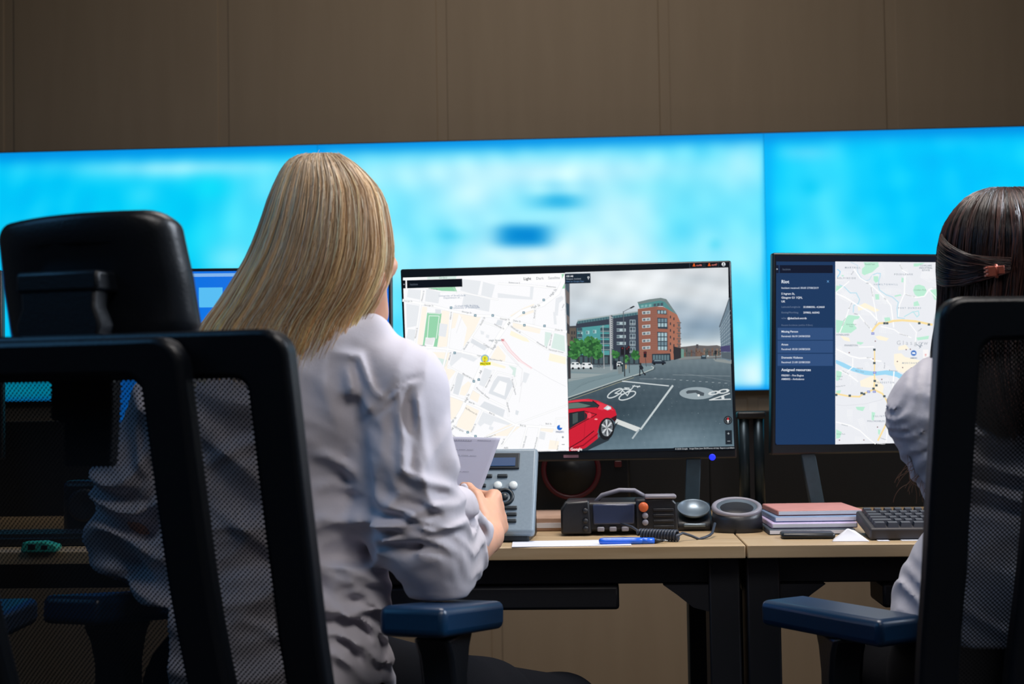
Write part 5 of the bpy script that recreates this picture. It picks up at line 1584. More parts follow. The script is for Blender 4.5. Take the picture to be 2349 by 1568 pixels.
# ================================================================ people
class Field:
    """a blended solid on a voxel grid, turned into one continuous skin"""
    def __init__(self, lo, hi, res):
        self.lo, self.res = np.array(lo, dtype=np.float64), res
        self.n = np.ceil((np.array(hi) - self.lo) / res).astype(int) + 1
        self.f = np.full(self.n, 1.0, dtype=np.float32)

    def _sub(self, lo, hi):
        a = np.clip(np.floor((lo - self.lo) / self.res).astype(int), 0, self.n - 1)
        b = np.clip(np.ceil((hi - self.lo) / self.res).astype(int) + 1, 1, self.n)
        if np.any(b - a < 1):
            return None
        g = [self.lo[k] + self.res * np.arange(a[k], b[k]) for k in range(3)]
        X, Y, Z = np.meshgrid(*g, indexing='ij', sparse=True)
        return (slice(a[0], b[0]), slice(a[1], b[1]), slice(a[2], b[2])), X, Y, Z

    def _blend(self, s, d, k, mode='add'):
        o = self.f[s]
        d = d.astype(np.float32)
        if mode == 'add':
            if k <= 0:
                self.f[s] = np.minimum(o, d)
            else:
                h = np.clip(0.5 + 0.5 * (o - d) / k, 0, 1)
                self.f[s] = o * (1 - h) + d * h - k * h * (1 - h)
        else:
            d = -d
            h = np.clip(0.5 - 0.5 * (o - d) / max(k, 1e-4), 0, 1)
            self.f[s] = o * (1 - h) + d * h + k * h * (1 - h)

    def cone(self, a, b, ra, rb, k=0.02, flat=None, mode='add'):
        """tapered limb from a to b; flat=(direction, factor) squeezes it along a direction"""
        a, b = np.array(a, dtype=float), np.array(b, dtype=float)
        m = max(ra, rb) + k + 4 * self.res
        q = self._sub(np.minimum(a, b) - m, np.maximum(a, b) + m)
        if q is None:
            return
        s, X, Y, Z = q
        if flat is not None:
            n = np.array(flat[0], dtype=float)
            n /= np.linalg.norm(n)
            fct = flat[1]
            mid = (a + b) / 2
            dn = (X - mid[0]) * n[0] + (Y - mid[1]) * n[1] + (Z - mid[2]) * n[2]
            X, Y, Z = X + (fct - 1) * dn * n[0], Y + (fct - 1) * dn * n[1], Z + (fct - 1) * dn * n[2]
            a = a + (fct - 1) * np.dot(a - mid, n) * n
            b = b + (fct - 1) * np.dot(b - mid, n) * n
        ab = b - a
        t = ((X - a[0]) * ab[0] + (Y - a[1]) * ab[1] + (Z - a[2]) * ab[2]) / max(1e-9, ab.dot(ab))
        t = np.clip(t, 0, 1)
        d = np.sqrt((X - a[0] - t * ab[0]) ** 2 + (Y - a[1] - t * ab[1]) ** 2 + (Z - a[2] - t * ab[2]) ** 2) - (ra + (rb - ra) * t)
        if flat is not None:
            d = d / max(1.0, fct ** 0.5)
        self._blend(s, d, k, mode)

    def ell(self, c, r, R=None, k=0.02, mode='add'):
        c, r = np.array(c, dtype=float), np.array(r, dtype=float)
        m = r.max() + k + 4 * self.res
        q = self._sub(c - m, c + m)
        if q is None:
            return
        s, X, Y, Z = q
        P = [X - c[0], Y - c[1], Z - c[2]]
        if R is not None:
            R = np.array(R)
            P = [P[0] * R[0, j] + P[1] * R[1, j] + P[2] * R[2, j] for j in range(3)]
        k0 = np.sqrt((P[0] / r[0]) ** 2 + (P[1] / r[1]) ** 2 + (P[2] / r[2]) ** 2)
        k1 = np.sqrt((P[0] / r[0] ** 2) ** 2 + (P[1] / r[1] ** 2) ** 2 + (P[2] / r[2] ** 2) ** 2)
        d = k0 * (k0 - 1) / np.maximum(k1, 1e-6)
        d = np.where(k0 < 0.2, -r.min() * 0.8, d)
        self._blend(s, d, k, mode)

    def clip_z(self, z, lo=None, hi=None):
        """flatten everything below z (inside a box), as where cloth rests on a seat or armrest"""
        lo = self.lo if lo is None else np.array(lo, dtype=float)
        hi = self.lo + self.res * self.n if hi is None else np.array(hi, dtype=float)
        s, X, Y, Z = self._sub(lo, hi)
        self.f[s] = np.maximum(self.f[s], (z - Z + 0 * X + 0 * Y).astype(np.float32))

    def near(self, band):
        i = np.nonzero(np.abs(self.f) < band)
        return i, np.stack([self.lo[k] + self.res * i[k] for k in range(3)], 1)

    def surface(self):
        f = self.f
        ins = f < 0
        c = ins[:-1, :-1, :-1].astype(np.int8)
        cnt = np.zeros(c.shape, dtype=np.int8)
        for dx in (0, 1):
            for dy in (0, 1):
                for dz in (0, 1):
                    cnt += ins[dx:dx + c.shape[0], dy:dy + c.shape[1], dz:dz + c.shape[2]]
        I = np.stack(np.nonzero((cnt > 0) & (cnt < 8)), 1)
        cor = [(x, y, z) for x in (0, 1) for y in (0, 1) for z in (0, 1)]
        vals = {q: f[I[:, 0] + q[0], I[:, 1] + q[1], I[:, 2] + q[2]] for q in cor}
        acc = np.zeros((len(I), 3))
        w_ = np.zeros(len(I))
        for q in cor:
            for ax in range(3):
                if q[ax] == 0:
                    p = list(q)
                    p[ax] = 1
                    p = tuple(p)
                    a, b = vals[q], vals[p]
                    m = (a < 0) != (b < 0)
                    t = np.where(m, a / np.where(m, a - b, 1), 0)
                    pt = np.tile(np.array(q, dtype=float), (len(I), 1))
                    pt[:, ax] = t
                    acc += pt * m[:, None]
                    w_ += m
        V = self.lo + self.res * (I + acc / w_[:, None])
        idx = np.full(c.shape, -1, dtype=np.int64)
        idx[I[:, 0], I[:, 1], I[:, 2]] = np.arange(len(I))
        Fs = []
        for ax in range(3):
            o1, o2 = [(1, 2), (2, 0), (0, 1)][ax]
            sl0, sl1 = [slice(None)] * 3, [slice(None)] * 3
            sl0[ax], sl1[ax] = slice(0, -1), slice(1, None)
            a, b = ins[tuple(sl0)], ins[tuple(sl1)]
            E = np.stack(np.nonzero(a != b), 1)
            ok = (E[:, o1] > 0) & (E[:, o2] > 0) & (E[:, o1] < c.shape[o1]) & (E[:, o2] < c.shape[o2])
            E = E[ok]
            flip = b[tuple(E.T)]
            def at(d1, d2):
                e = E.copy()
                e[:, o1] -= d1
                e[:, o2] -= d2
                return idx[e[:, 0], e[:, 1], e[:, 2]]
            q = np.stack([at(1, 1), at(0, 1), at(0, 0), at(1, 0)], 1)
            q[flip] = q[flip][:, ::-1]
            Fs.append(q)
        Fc = np.concatenate(Fs)
        Fc = Fc[(Fc >= 0).all(1)]
        return V, Fc

    def build(self, name, m, parent=None, loc=(0, 0, 0), relax=2):
        V, Fc = self.surface()
        n = len(V)
        E = np.concatenate([Fc[:, [0, 1]], Fc[:, [1, 2]], Fc[:, [2, 3]], Fc[:, [3, 0]]])
        for _ in range(relax):
            s = np.stack([np.bincount(E[:, 0], V[E[:, 1], k], n) + np.bincount(E[:, 1], V[E[:, 0], k], n) for k in range(3)], 1)
            d = np.bincount(E[:, 0], minlength=n) + np.bincount(E[:, 1], minlength=n)
            V = 0.5 * V + 0.5 * s / np.maximum(d, 1)[:, None]
        o = mesh_obj(name, V - np.array(loc), Fc, m)
        if parent is not None:
            o.parent = parent
        else:
            o.location = loc
        return o

def A(v):
    return np.array(tuple(v), dtype=float)

def folds(fld, items, band=0.035):
    """cloth folds: each item is (centre, across-direction, wavelength, height, reach[, along-direction, reach along])"""
    I, P = fld.near(band)
    g = np.zeros(len(P))
    wob = 0.010 * np.sin(P[:, 0] * 31 + P[:, 2] * 23) + 0.008 * np.sin(P[:, 2] * 41 - P[:, 1] * 37 + 1.0)
    for it in items:
        c, dr, wl, h, s = A(it[0]), np.array(it[1], dtype=float), it[2], it[3], it[4]
        dr /= np.linalg.norm(dr)
        q = P - c
        x = q @ dr
        r2 = (q ** 2).sum(1)
        if len(it) > 5:
            al = np.array(it[5], dtype=float)
            al /= np.linalg.norm(al)
            ya = q @ al
            rest = r2 - x ** 2 - ya ** 2
            wgt = np.exp(-(x / s) ** 2 - (ya / it[6]) ** 2 - np.maximum(rest, 0) / 0.12 ** 2)
        else:
            wgt = np.exp(-r2 / s ** 2)
        ph = (x + wob) * 2 * PI / wl
        tri = (1 - np.abs(np.sin(ph / 2))) * 2 - 0.75           # sharp crests, wide troughs
        g += h * wgt * tri
    fld.f[I] -= g.astype(np.float32)

def creases(fld, lines_, band=0.03):
    """narrow grooves (seams) or ridges along poly-lines: (points, depth, width)"""
    I, P = fld.near(band)
    for pts, dep, wd in lines_:
        best = np.full(len(P), 9.0)
        for a, b in zip(pts[:-1], pts[1:]):
            a, b = A(a), A(b)
            ab = b - a
            t = np.clip((P - a) @ ab / ab.dot(ab), 0, 1)
            best = np.minimum(best, np.linalg.norm(P - a - t[:, None] * ab, axis=1))
        fld.f[I] += (dep * np.exp(-(best / wd) ** 2)).astype(np.float32)

def drapes(fld, lines_, dmax, band=0.035):
    """long folds of the cloth on the side towards the back: (photograph points, height, width); negative height is a groove"""
    I, P = fld.near(band)
    q = P - A(CAM)
    d = q @ A(CF)
    px, py = 1174.5 + FPX * (q @ A(CR)) / d, 784.0 - FPX * (q @ A(CU)) / d
    g = np.zeros(len(P))
    for pts, h, wd in lines_:
        best = np.full(len(P), 9e3)
        tt = np.zeros(len(P))
        n = len(pts) - 1
        for k, ((x0, y0), (x1, y1)) in enumerate(zip(pts[:-1], pts[1:])):
            dx, dy = x1 - x0, y1 - y0
            t = np.clip(((px - x0) * dx + (py - y0) * dy) / (dx * dx + dy * dy), 0, 1)
            r = np.hypot(px - x0 - t * dx, py - y0 - t * dy)
            m = r < best
            best = np.where(m, r, best)
            tt = np.where(m, (k + t) / n, tt)
        r = best * d / FPX
        fade = np.clip(np.minimum(tt, 1 - tt) * 5 + .25, 0, 1) * np.clip((dmax - d) / .03, 0, 1)
        g += fade * (h * np.exp(-(r / wd) ** 2) - .45 * h * np.exp(-(r / (2.6 * wd)) ** 2))
    fld.f[I] -= g.astype(np.float32)

def cloth_mat(name, rgb, rough=0.85, sheen=0.15):
    m, nt, b = new_mat(name)
    N, L = nt.nodes, nt.links
    tc = N.new('ShaderNodeTexCoord')
    nz = N.new('ShaderNodeTexNoise')
    nz.inputs['Scale'].default_value = 900
    n2 = N.new('ShaderNodeTexNoise')
    n2.inputs['Scale'].default_value = 14
    n2.inputs['Detail'].default_value = 5
    L.new(tc.outputs['Object'], nz.inputs['Vector'])
    L.new(tc.outputs['Object'], n2.inputs['Vector'])
    mxh = N.new('ShaderNodeMath')
    mxh.operation = 'MULTIPLY_ADD'
    mxh.inputs[1].default_value = 0.06
    L.new(nz.outputs['Fac'], mxh.inputs[0])
    L.new(n2.outputs['Fac'], mxh.inputs[2])
    bp = N.new('ShaderNodeBump')
    bp.inputs['Strength'].default_value = 0.35
    bp.inputs['Distance'].default_value = 0.006
    L.new(mxh.outputs[0], bp.inputs['Height'])
    L.new(bp.outputs[0], b.inputs['Normal'])
    b.inputs['Base Color'].default_value = lin(rgb) + (1,)
    b.inputs['Roughness'].default_value = rough
    b.inputs['Sheen Weight'].default_value = sheen
    return m

def skin_mat(name, rgb):
    m, nt, b = new_mat(name)
    N, L = nt.nodes, nt.links
    tc = N.new('ShaderNodeTexCoord')
    nz = N.new('ShaderNodeTexNoise')
    nz.inputs['Scale'].default_value = 60
    cr = N.new('ShaderNodeValToRGB')
    a = lin(rgb)
    cr.color_ramp.elements[0].color = (a[0] * .9, a[1] * .84, a[2] * .82, 1)
    cr.color_ramp.elements[1].color = a + (1,)
    L.new(tc.outputs['Object'], nz.inputs['Vector'])
    L.new(nz.outputs['Fac'], cr.inputs[0])
    L.new(cr.outputs[0], b.inputs['Base Color'])
    b.inputs['Roughness'].default_value = 0.5
    b.inputs['Subsurface Weight'].default_value = 0.15
    b.inputs['Subsurface Radius'].default_value = (0.012, 0.004, 0.002)
    b.inputs['Subsurface Scale'].default_value = 0.5
    return m

def hair_mat(name, rough, spec):
    m, nt, b = new_mat(name)
    a = nt.nodes.new('ShaderNodeAttribute')
    a.attribute_name = 'strand'
    nt.links.new(a.outputs['Color'], b.inputs['Base Color'])
    b.inputs['Roughness'].default_value = rough
    b.inputs['Specular IOR Level'].default_value = spec
    return m

M['skin'] = skin_mat('fair skin', (222, 170, 142))
M['shirt_white'] = cloth_mat('white shirt cotton', (206, 202, 212))
M['blouse_white'] = cloth_mat('white blouse satin', (196, 196, 208), 0.6)
M['hair_blonde'] = hair_mat('blonde hair', 0.42, 0.6)
M['hair_dark'] = hair_mat('dark brown hair', 0.34, 0.6)

def rot_basis(fwd, upish):
    f = Vector(fwd).normalized()
    r = f.cross(Vector(upish)).normalized()
    u = r.cross(f)
    return np.array([[r.x, f.x, u.x], [r.y, f.y, u.y], [r.z, f.z, u.z]])   # columns: right, forward, up

def add_head(fl, c, B, s=1.0):
    """skull, face, ears; B: columns right, forward, up"""
    T = lambda x, y, z: A(c) + B @ (np.array([x, y, z]) * s)
    fl.ell(T(0, -.012, .030), np.array([.074, .092, .086]) * s, B, 0.01)
    fl.ell(T(0, .028, -.035), np.array([.060, .064, .078]) * s, B, 0.03)
    fl.cone(T(-.018, .070, -.095), T(.018, .070, -.095), .021 * s, .021 * s, 0.03)
    for q in (-1, 1):
        fl.cone(T(q * .055, .01, -.06), T(q * .020, .062, -.096), .020 * s, .018 * s, 0.02)
        fl.ell(T(q * .036, .078, -.022), np.array([.022, .014, .020]) * s, B, 0.015)
        fl.ell(T(q * .032, .104, .010), np.array([.018, .014, .011]) * s, B, 0.012, 'cut')
        fl.ell(T(q * .031, .083, .009), np.array([.0125, .0125, .0125]) * s, B, 0.002)
        fl.ell(T(q * .076, -.006, -.002), np.array([.010, .020, .031]) * s, B, 0.006)
        fl.ell(T(q * .0115, .106, -.024), np.array([.009, .009, .007]) * s, B, 0.006)
    fl.cone(T(-.036, .082, .032), T(.036, .082, .032), .012 * s, .012 * s, 0.015)
    fl.cone(T(0, .091, .018), T(0, .110, -.020), .0085 * s, .011 * s, 0.008)
    fl.cone(T(-.020, .088, -.053), T(.020, .088, -.053), .0065 * s, .0065 * s, 0.006)
    fl.cone(T(-.016, .088, -.063), T(.016, .088, -.063), .0075 * s, .0075 * s, 0.005)
    fl.cone(T(-.024, .099, -.058), T(.024, .099, -.058), .0022 * s, .0022 * s, 0.003, mode='cut')

def add_hand(fl, wrist, fwd, palm, curl, s=1.0, spread=0.004, thumb_curl=0.8):
    """fwd: along the hand; palm: direction the palm faces; curl: bend of the three finger joints (radians)"""
    f = Vector(fwd).normalized()
    p = (Vector(palm) - f * Vector(palm).dot(f)).normalized()
    side = f.cross(p).normalized()                     # towards the index finger for a right hand held thumb up
    w0 = Vector(wrist)
    P = lambda a, b, c: w0 + (f * a + side * b + p * c) * s
    fl.cone(P(.0, -.004, 0), P(.035, -.002, 0), .024 * s, .027 * s, .012, flat=(p, 1.35))
    for b in (-.028, -.010, .009, .027):
        fl.cone(P(.020, b * .6, 0), P(.082, b, -.002), .015 * s, .0125 * s, .010)
        fl.ell(P(.082, b, -.006), np.array([.0115] * 3) * s, None, .006)      # knuckle
    lens = {-.028: (.033, .020, .017), -.010: (.041, .025, .019), .009: (.045, .028, .020), .027: (.040, .024, .019)}
    rad = {-.028: .0078, -.010: .0087, .009: .0090, .027: .0088}
    for i, b in enumerate((-.028, -.010, .009, .027)):
        q = P(.084, b, 0)
        ang = 0.0
        cc = curl[i] if isinstance(curl[0], (list, tuple)) else curl
        for l, cu_, tp in zip(lens[b], cc, (1.0, .93, .86)):
            ang += cu_
            d = f * math.cos(ang) + p * math.sin(ang) + side * (b * spread)
            e = q + d.normalized() * l * s
            fl.cone(q, e, rad[b] * tp * s, rad[b] * tp * .93 * s, .003)
            q = e
    # thumb: leaves the side of the palm near its base
    t0, t1 = P(.018, .022, .006), P(.050, .046, .016)
    fl.cone(t0, t1, .0155 * s, .0115 * s, .010)
    t2 = P(.078, .050, .016 + .02 * thumb_curl)
    fl.cone(t1, t2, .0108 * s, .0095 * s, .003)
    t3 = P(.098, .044, .022 + .028 * thumb_curl)
    fl.cone(t2, t3, .0095 * s, .0075 * s, .003)
    fl.ell(P(.094, .052, .022 + .026 * thumb_curl), np.array([.006, .006, .003]) * s, None, .002)

# ---------------------------------------------------------------- hair made of strands
def catmull(K, s):
    """K: (n, m) rows; s: (q,) parameter 0..n-1"""
    n = len(K)
    i = np.clip(np.floor(s).astype(int), 0, n - 2)
    t = (s - i)[:, None]
    p0, p1, p2, p3 = K[np.maximum(i - 1, 0)], K[i], K[i + 1], K[np.minimum(i + 2, n - 1)]
    return 0.5 * (2 * p1 + (p2 - p0) * t + (2 * p0 - 5 * p1 + 4 * p2 - p3) * t ** 2 + (3 * p1 - p0 - 3 * p2 + p3) * t ** 3)

class Hair:
    def __init__(self):
        self.v, self.f, self.c, self.n = [], [], [], 0

    def strands(self, P, rad, col):
        """P: (n strands, m points, 3); rad (n, m); col (n, m, 3) linear"""
        n, m, _ = P.shape
        T = np.gradient(P, axis=1)
        T /= np.maximum(np.linalg.norm(T, axis=2, keepdims=True), 1e-9)
        ref = np.array([0.31, -0.87, 0.2])
        U = np.cross(T, ref)
        U /= np.maximum(np.linalg.norm(U, axis=2, keepdims=True), 1e-9)
        Q = np.cross(T, U)
        ring = []
        for k in range(3):
            a = 2 * PI * k / 3
            ring.append(P + (U * math.cos(a) + Q * math.sin(a)) * rad[..., None])
        V = np.stack(ring, 2).reshape(-1, 3)                       # n, m, 3 -> rows
        base = (np.arange(n)[:, None] * m + np.arange(m - 1)[None, :]).ravel() * 3
        Fs = []
        for k in range(3):
            k2 = (k + 1) % 3
            Fs.append(np.stack([base + k, base + k2, base + 3 + k2, base + 3 + k], 1))
        self.v.append(V)
        self.f.append(np.concatenate(Fs) + self.n)
        self.c.append(np.repeat(col.reshape(-1, 3), 3, axis=0))
        self.n += len(V)

    def solid(self, V, Fc, col):
        self.v.append(np.asarray(V))
        self.f.append(np.asarray(Fc) + self.n)
        self.c.append(np.tile(np.array(col), (len(V), 1)))
        self.n += len(V)

    def build(self, name, m, parent, loc):
        V = np.concatenate(self.v) - np.array(loc)
        o = mesh_obj(name, V, np.concatenate(self.f), m, parent)
        col = np.ones((len(V), 4), dtype=np.float32)
        col[:, :3] = np.concatenate(self.c)
        at = o.data.attributes.new('strand', 'FLOAT_COLOR', 'POINT')
        at.data.foreach_set('color', col.ravel())
        return o

def curtain(hair, levels, nstr, npt, palette, seed, d_mid, clumps=120, s_end=None, theta=(-0.25, PI + 0.25), base_col=None, rad=0.00055, root_dark=0.5, inset=0.0, loose=1.0, tips=None):
    """levels: rows (xl, yl, xr, yr, back bulge, front bulge, depth shift) in pixels / metres, from the crown to the tips"""
    Lv = np.array(levels, dtype=float)
    rows = []
    for (xl, yl, xr, yr, bb, bf, dd) in Lv:
        pl, pr = W(xl, yl, d_mid + dd), W(xr, yr, d_mid + dd)
        rows.append(list((pl + pr) / 2) + list((pr - pl) / 2) + [bb, bf])
    Kx = np.array(rows)
    back = np.array(tuple(-FH))
    n = len(Kx)
    def surf(s, th, shrink):
        k = catmull(Kx, s)
        ct, sn = np.cos(th), np.sin(th)
        bul = np.where(sn > 0, k[:, 6], k[:, 7]) * sn
        half = np.linalg.norm(k[:, 3:6], axis=1)
        sx = np.maximum(0.1, 1 - shrink / np.maximum(half, 1e-3))
        return k[:, :3] - k[:, 3:6] * ct[:, None] * sx[:, None] + back[None, :] * (bul - np.sign(bul) * np.minimum(shrink, np.abs(bul) * .9))[:, None]
    # inner body so that nothing shines through
    if base_col is not None:
        ns, nt_ = 40, 40
        e = (s_end if s_end else n - 1) - 0.9
        ss = np.linspace(0, e, ns)
        V = []
        for s in ss:
            V.append(surf(np.full(nt_, s), np.linspace(0, 2 * PI, nt_, endpoint=False), np.full(nt_, 0.009 + inset)))
        V = np.concatenate(V)
        Fc = []
        for i in range(ns - 1):
            for j in range(nt_):
                Fc.append((i * nt_ + j, i * nt_ + (j + 1) % nt_, (i + 1) * nt_ + (j + 1) % nt_, (i + 1) * nt_ + j))
        hair.solid(V, Fc, base_col)
    r = np.random.RandomState(seed)
    th0, th1 = theta
    ck = np.sort(r.uniform(th0, th1, clumps))
    cin = r.uniform(0, 0.010, clumps)
    ccol = r.randint(0, len(palette), clumps)
    clen = r.uniform(-0.55, 0.25, clumps)
    th = r.uniform(th0, th1, nstr)
    ci = np.argmin(np.abs(th[:, None] - ck[None, :]), 1)
    e = (s_end if s_end else n - 1)
    end = np.clip(e + clen[ci] + r.normal(0, .18, nstr), 1.0, n - 1.001)
    start = np.abs(r.normal(0, .25, nstr)) + 0.02
    t = np.linspace(0, 1, npt)
    S = start[:, None] + (end - start)[:, None] * t[None, :]
    pull = 0.12 + 0.48 * (S / (n - 1)) ** 1.2
    TH = th[:, None] * (1 - pull) + ck[ci][:, None] * pull
    TH += (0.02 * np.sin(S * 1.7 + r.uniform(0, 6, nstr)[:, None]))
    sh = cin[ci][:, None] * np.clip(S / 2.0, 0, 1) + np.abs(r.normal(0, .0022, nstr))[:, None] - 0.001 + inset * 0
    P = surf(S.ravel(), TH.ravel(), sh.ravel()).reshape(nstr, npt, 3)
    # a little looseness, growing to the tips
    jit = r.normal(0, 1, (nstr, 3)) * 0.0016 * loose
    P += jit[:, None, :] * (0.3 + t[None, :, None] ** 2 * 1.6)
    R = np.full((nstr, npt), rad) * (1 - 0.75 * t[None, :] ** 4) * r.uniform(.7, 1.3, nstr)[:, None]
    pal = np.array([lin(c) for c in palette])
    pick = np.where(r.rand(nstr) < 0.6, ccol[ci], r.randint(0, len(palette), nstr))
    col = pal[pick][:, None, :] * (1 - root_dark * np.exp(-(S / 1.4) ** 2))[..., None]
    if tips is not None:
        g = np.clip((S / (n - 1) - .35) / .6, 0, 1)[..., None]
        col = col * (1 - g) + col * np.array(tips)[None, None, :] * g
    shade = r.uniform(.72, 1.25, clumps)[ci][:, None, None]
    hair.strands(P, R, np.clip(np.broadcast_to(col, (nstr, npt, 3)) * shade, 0, .9))
    return surf

# ================================================================ the blonde woman
def blonde_woman():
    base = W(600, 1560, 2.0)
    base = (base.x, base.y, 0.0)
    R_, D_ = np.array(tuple(RH)), np.array(tuple(FH))
    hc = W(768, 556, 1.925)
    hf = R_ * math.sin(math.radians(26)) + D_ * math.cos(math.radians(26)) + np.array([0, 0, -0.18])
    HB = rot_basis(hf, tuple(np.array([0, 0, 1.0]) - .12 * R_))
    LS, RS = W(430, 945, 1.93), W(905, 905, 1.90)                   # shoulder joints
    EL, ER = W(285, 1265, 1.97), W(985, 1300, 1.895)                # elbows
    WR = W(1118, 1226, 2.24)                                        # right wrist
    CH, WA, PE = W(635, 1010, 1.93), W(600, 1280, 1.95), W(590, 1520, 1.93)
    HR, HL = W(720, 1590, 1.95), W(520, 1590, 1.99)
    KR = W(1120, 1625, 2.38)
    KL = W(1290, 1640, 2.62)
    # body
    b = Field((-1.0, 1.6, -0.01), (0.35, 3.0, 1.42), 0.0042)
    add_head(b, hc, HB, .94)
    b.cone(A(hc) + HB @ np.array([0, -.02, -.06]), W(690, 830, 1.92), .050, .058, .03)
    b.cone(W(690, 840, 1.92), RS, .055, .045, .04), b.cone(W(660, 850, 1.92), LS, .055, .045, .04)
    b.cone(CH, WA, .115, .10, .05, flat=(D_, 1.35)), b.cone(WA, PE, .10, .12, .05, flat=(D_, 1.2))
    b.cone(RS, ER, .046, .036, .03), b.cone(W(1006, 1312, 1.905), WR, .038, .027, .015)
    b.cone(LS, EL, .046, .036, .03), 
    WL = W(520, 1330, 2.24)
    b.cone(EL, WL, .036, .026, .015)
    add_hand(b, WL, D_ + R_ * .6, np.array([0, 0, -1.0]), (.25, .3, .2))
    fw = A(WR) - A(ER)
    fw = fw / np.linalg.norm(fw)
    add_hand(b, WR, D_ * .92 + R_ * .14 + np.array([0, 0, .36]), -R_ * .95 + D_ * .25 + np.array([0, 0, -.1]),
             ((.95, 1.25, .8), (1.0, 1.3, .8), (1.05, 1.35, .8), (1.0, 1.2, .7)), s=1.0, thumb_curl=.9)
    b.cone(HR, KR, .085, .056, .05), b.cone(HL, KL, .085, .056, .05)
    FR, FL = A(KR) + D_ * .10, A(KL) + D_ * .02 - R_ * .05
    FR[2] = FL[2] = 0.085
    b.cone(KR, FR, .052, .036, .03), b.cone(KL, FL, .052, .036, .03)
    for q in (FR, FL):
        b.cone(q + np.array([0, 0, -.045]), q + D_ * .14 + R_ * .04 + np.array([0, 0, -.055]), .030, .026, .02)
    body = b.build('person', M['skin'], None, base, relax=2)
    tag(body, 'seated woman with long blonde hair and white shirt, holding a sheet of paper', 'person')

    # shirt
    s = Field((-1.0, 1.65, 0.46), (0.12, 2.35, 1.15), 0.0036)
    s.cone(W(432, 950, 1.93), W(895, 912, 1.90), .064, .062, .05)
    s.cone(W(760, 800, 1.91), W(915, 893, 1.90), .050, .058, .05), s.cone(W(640, 830, 1.91), W(432, 950, 1.93), .050, .060, .05)
    s.cone(W(640, 985, 1.94), W(610, 1240, 1.95), .150, .145, .06, flat=(D_, 1.45))
    s.cone(W(600, 1240, 1.95), W(585, 1470, 1.94), .150, .165, .05, flat=(D_, 1.35))
    s.cone(W(585, 1470, 1.94), W(585, 1640, 1.94), .165, .172, .04, flat=(D_, 1.3))
    # blousing over the waist on the right, and the hem tail
    s.ell(W(800, 1335, 1.93), (.055, .07, .042), None, .03)
    s.ell(W(838, 1400, 1.95), (.030, .05, .030), None, .02)
    s.cone(W(868, 1500, 1.95), W(880, 1600, 1.95), .016, .022, .015)
    # right sleeve: upper arm, elbow bag, rolled cuff
    s.cone(W(915, 915, 1.90), W(925, 1060, 1.885), .056, .062, .03)
    s.cone(W(925, 1060, 1.885), W(960, 1180, 1.885), .062, .066, .03)
    s.cone(W(905, 1190, 1.885), W(1042, 1166, 1.98), .055, .034, .02)
    s.ell(W(905, 1215, 1.885), (.042, .05, .034), None, .02)
    s.cone(W(978, 1260, 1.885), W(1012, 1345, 1.895), .057, .030, .012)
    s.cone(W(988, 1268, 1.89), W(1052, 1240, 2.00), .055, .036, .012), s.cone(W(1005, 1320, 1.905), W(1060, 1275, 2.02), .048, .038, .012)
    s.cone(W(1004, 1345, 1.90), W(1036, 1338, 1.93), .018, .018, .015)
    # cuff flap and button tab
    s.cone(W(1080, 1172, 2.03), W(1114, 1212, 2.10), .013, .010, .016), s.cone(W(1114, 1212, 2.10), W(1106, 1240, 2.09), .010, .009, .012), s.cone(W(1106, 1240, 2.09), W(1076, 1268, 2.03), .009, .012, .018)
    s.cone(W(1064, 1112, 2.03), W(1068, 1135, 2.03), .005, .006, .004, flat=(R_, .8))
    # the left sleeve
    s.cone(W(415, 960, 1.93), W(325, 1085, 1.95), .056, .060, .04)
    s.cone(W(322, 1080, 1.95), W(300, 1235, 1.97), .056, .050, .03), s.cone(W(285, 1235, 1.97), W(345, 1290, 2.10), .050, .044, .03)
    # collar
    s.cone(W(850, 762, 1.90), W(700, 800, 1.88), .026, .030, .02)
    Zv = np.array([0, 0, 1.0])
    # the deep valley between sleeve and side, and the crease where the elbow folds
    creases(s, [([W(806, 930, 1.84), W(815, 1010, 1.84), W(832, 1100, 1.84), W(838, 1200, 1.84), W(842, 1260, 1.86)], .020, .012),
                ([W(872, 1250, 1.84), W(930, 1262, 1.83), W(1000, 1240, 1.86), W(1070, 1205, 1.97)], .016, .009),
                ([W(985, 872, 1.87), W(940, 890, 1.84), W(895, 925, 1.83), W(850, 965, 1.83), W(822, 1000, 1.84)], .0045, .004),
                ([W(955, 1258, 1.83), W(985, 1300, 1.84), W(1012, 1352, 1.87)], .0035, .0035),
                ([W(968, 1252, 1.83), W(998, 1295, 1.84), W(1026, 1350, 1.87)], .0035, .0035)], .04)
    f = lambda px, py, d, ang, wl, h, sg, al=None: (W(px, py, d), R_ * math.cos(math.radians(ang)) + Zv * math.sin(math.radians(ang)), wl, h, sg) + ((-R_ * math.sin(math.radians(ang)) + Zv * math.cos(math.radians(ang)), al) if al else ())
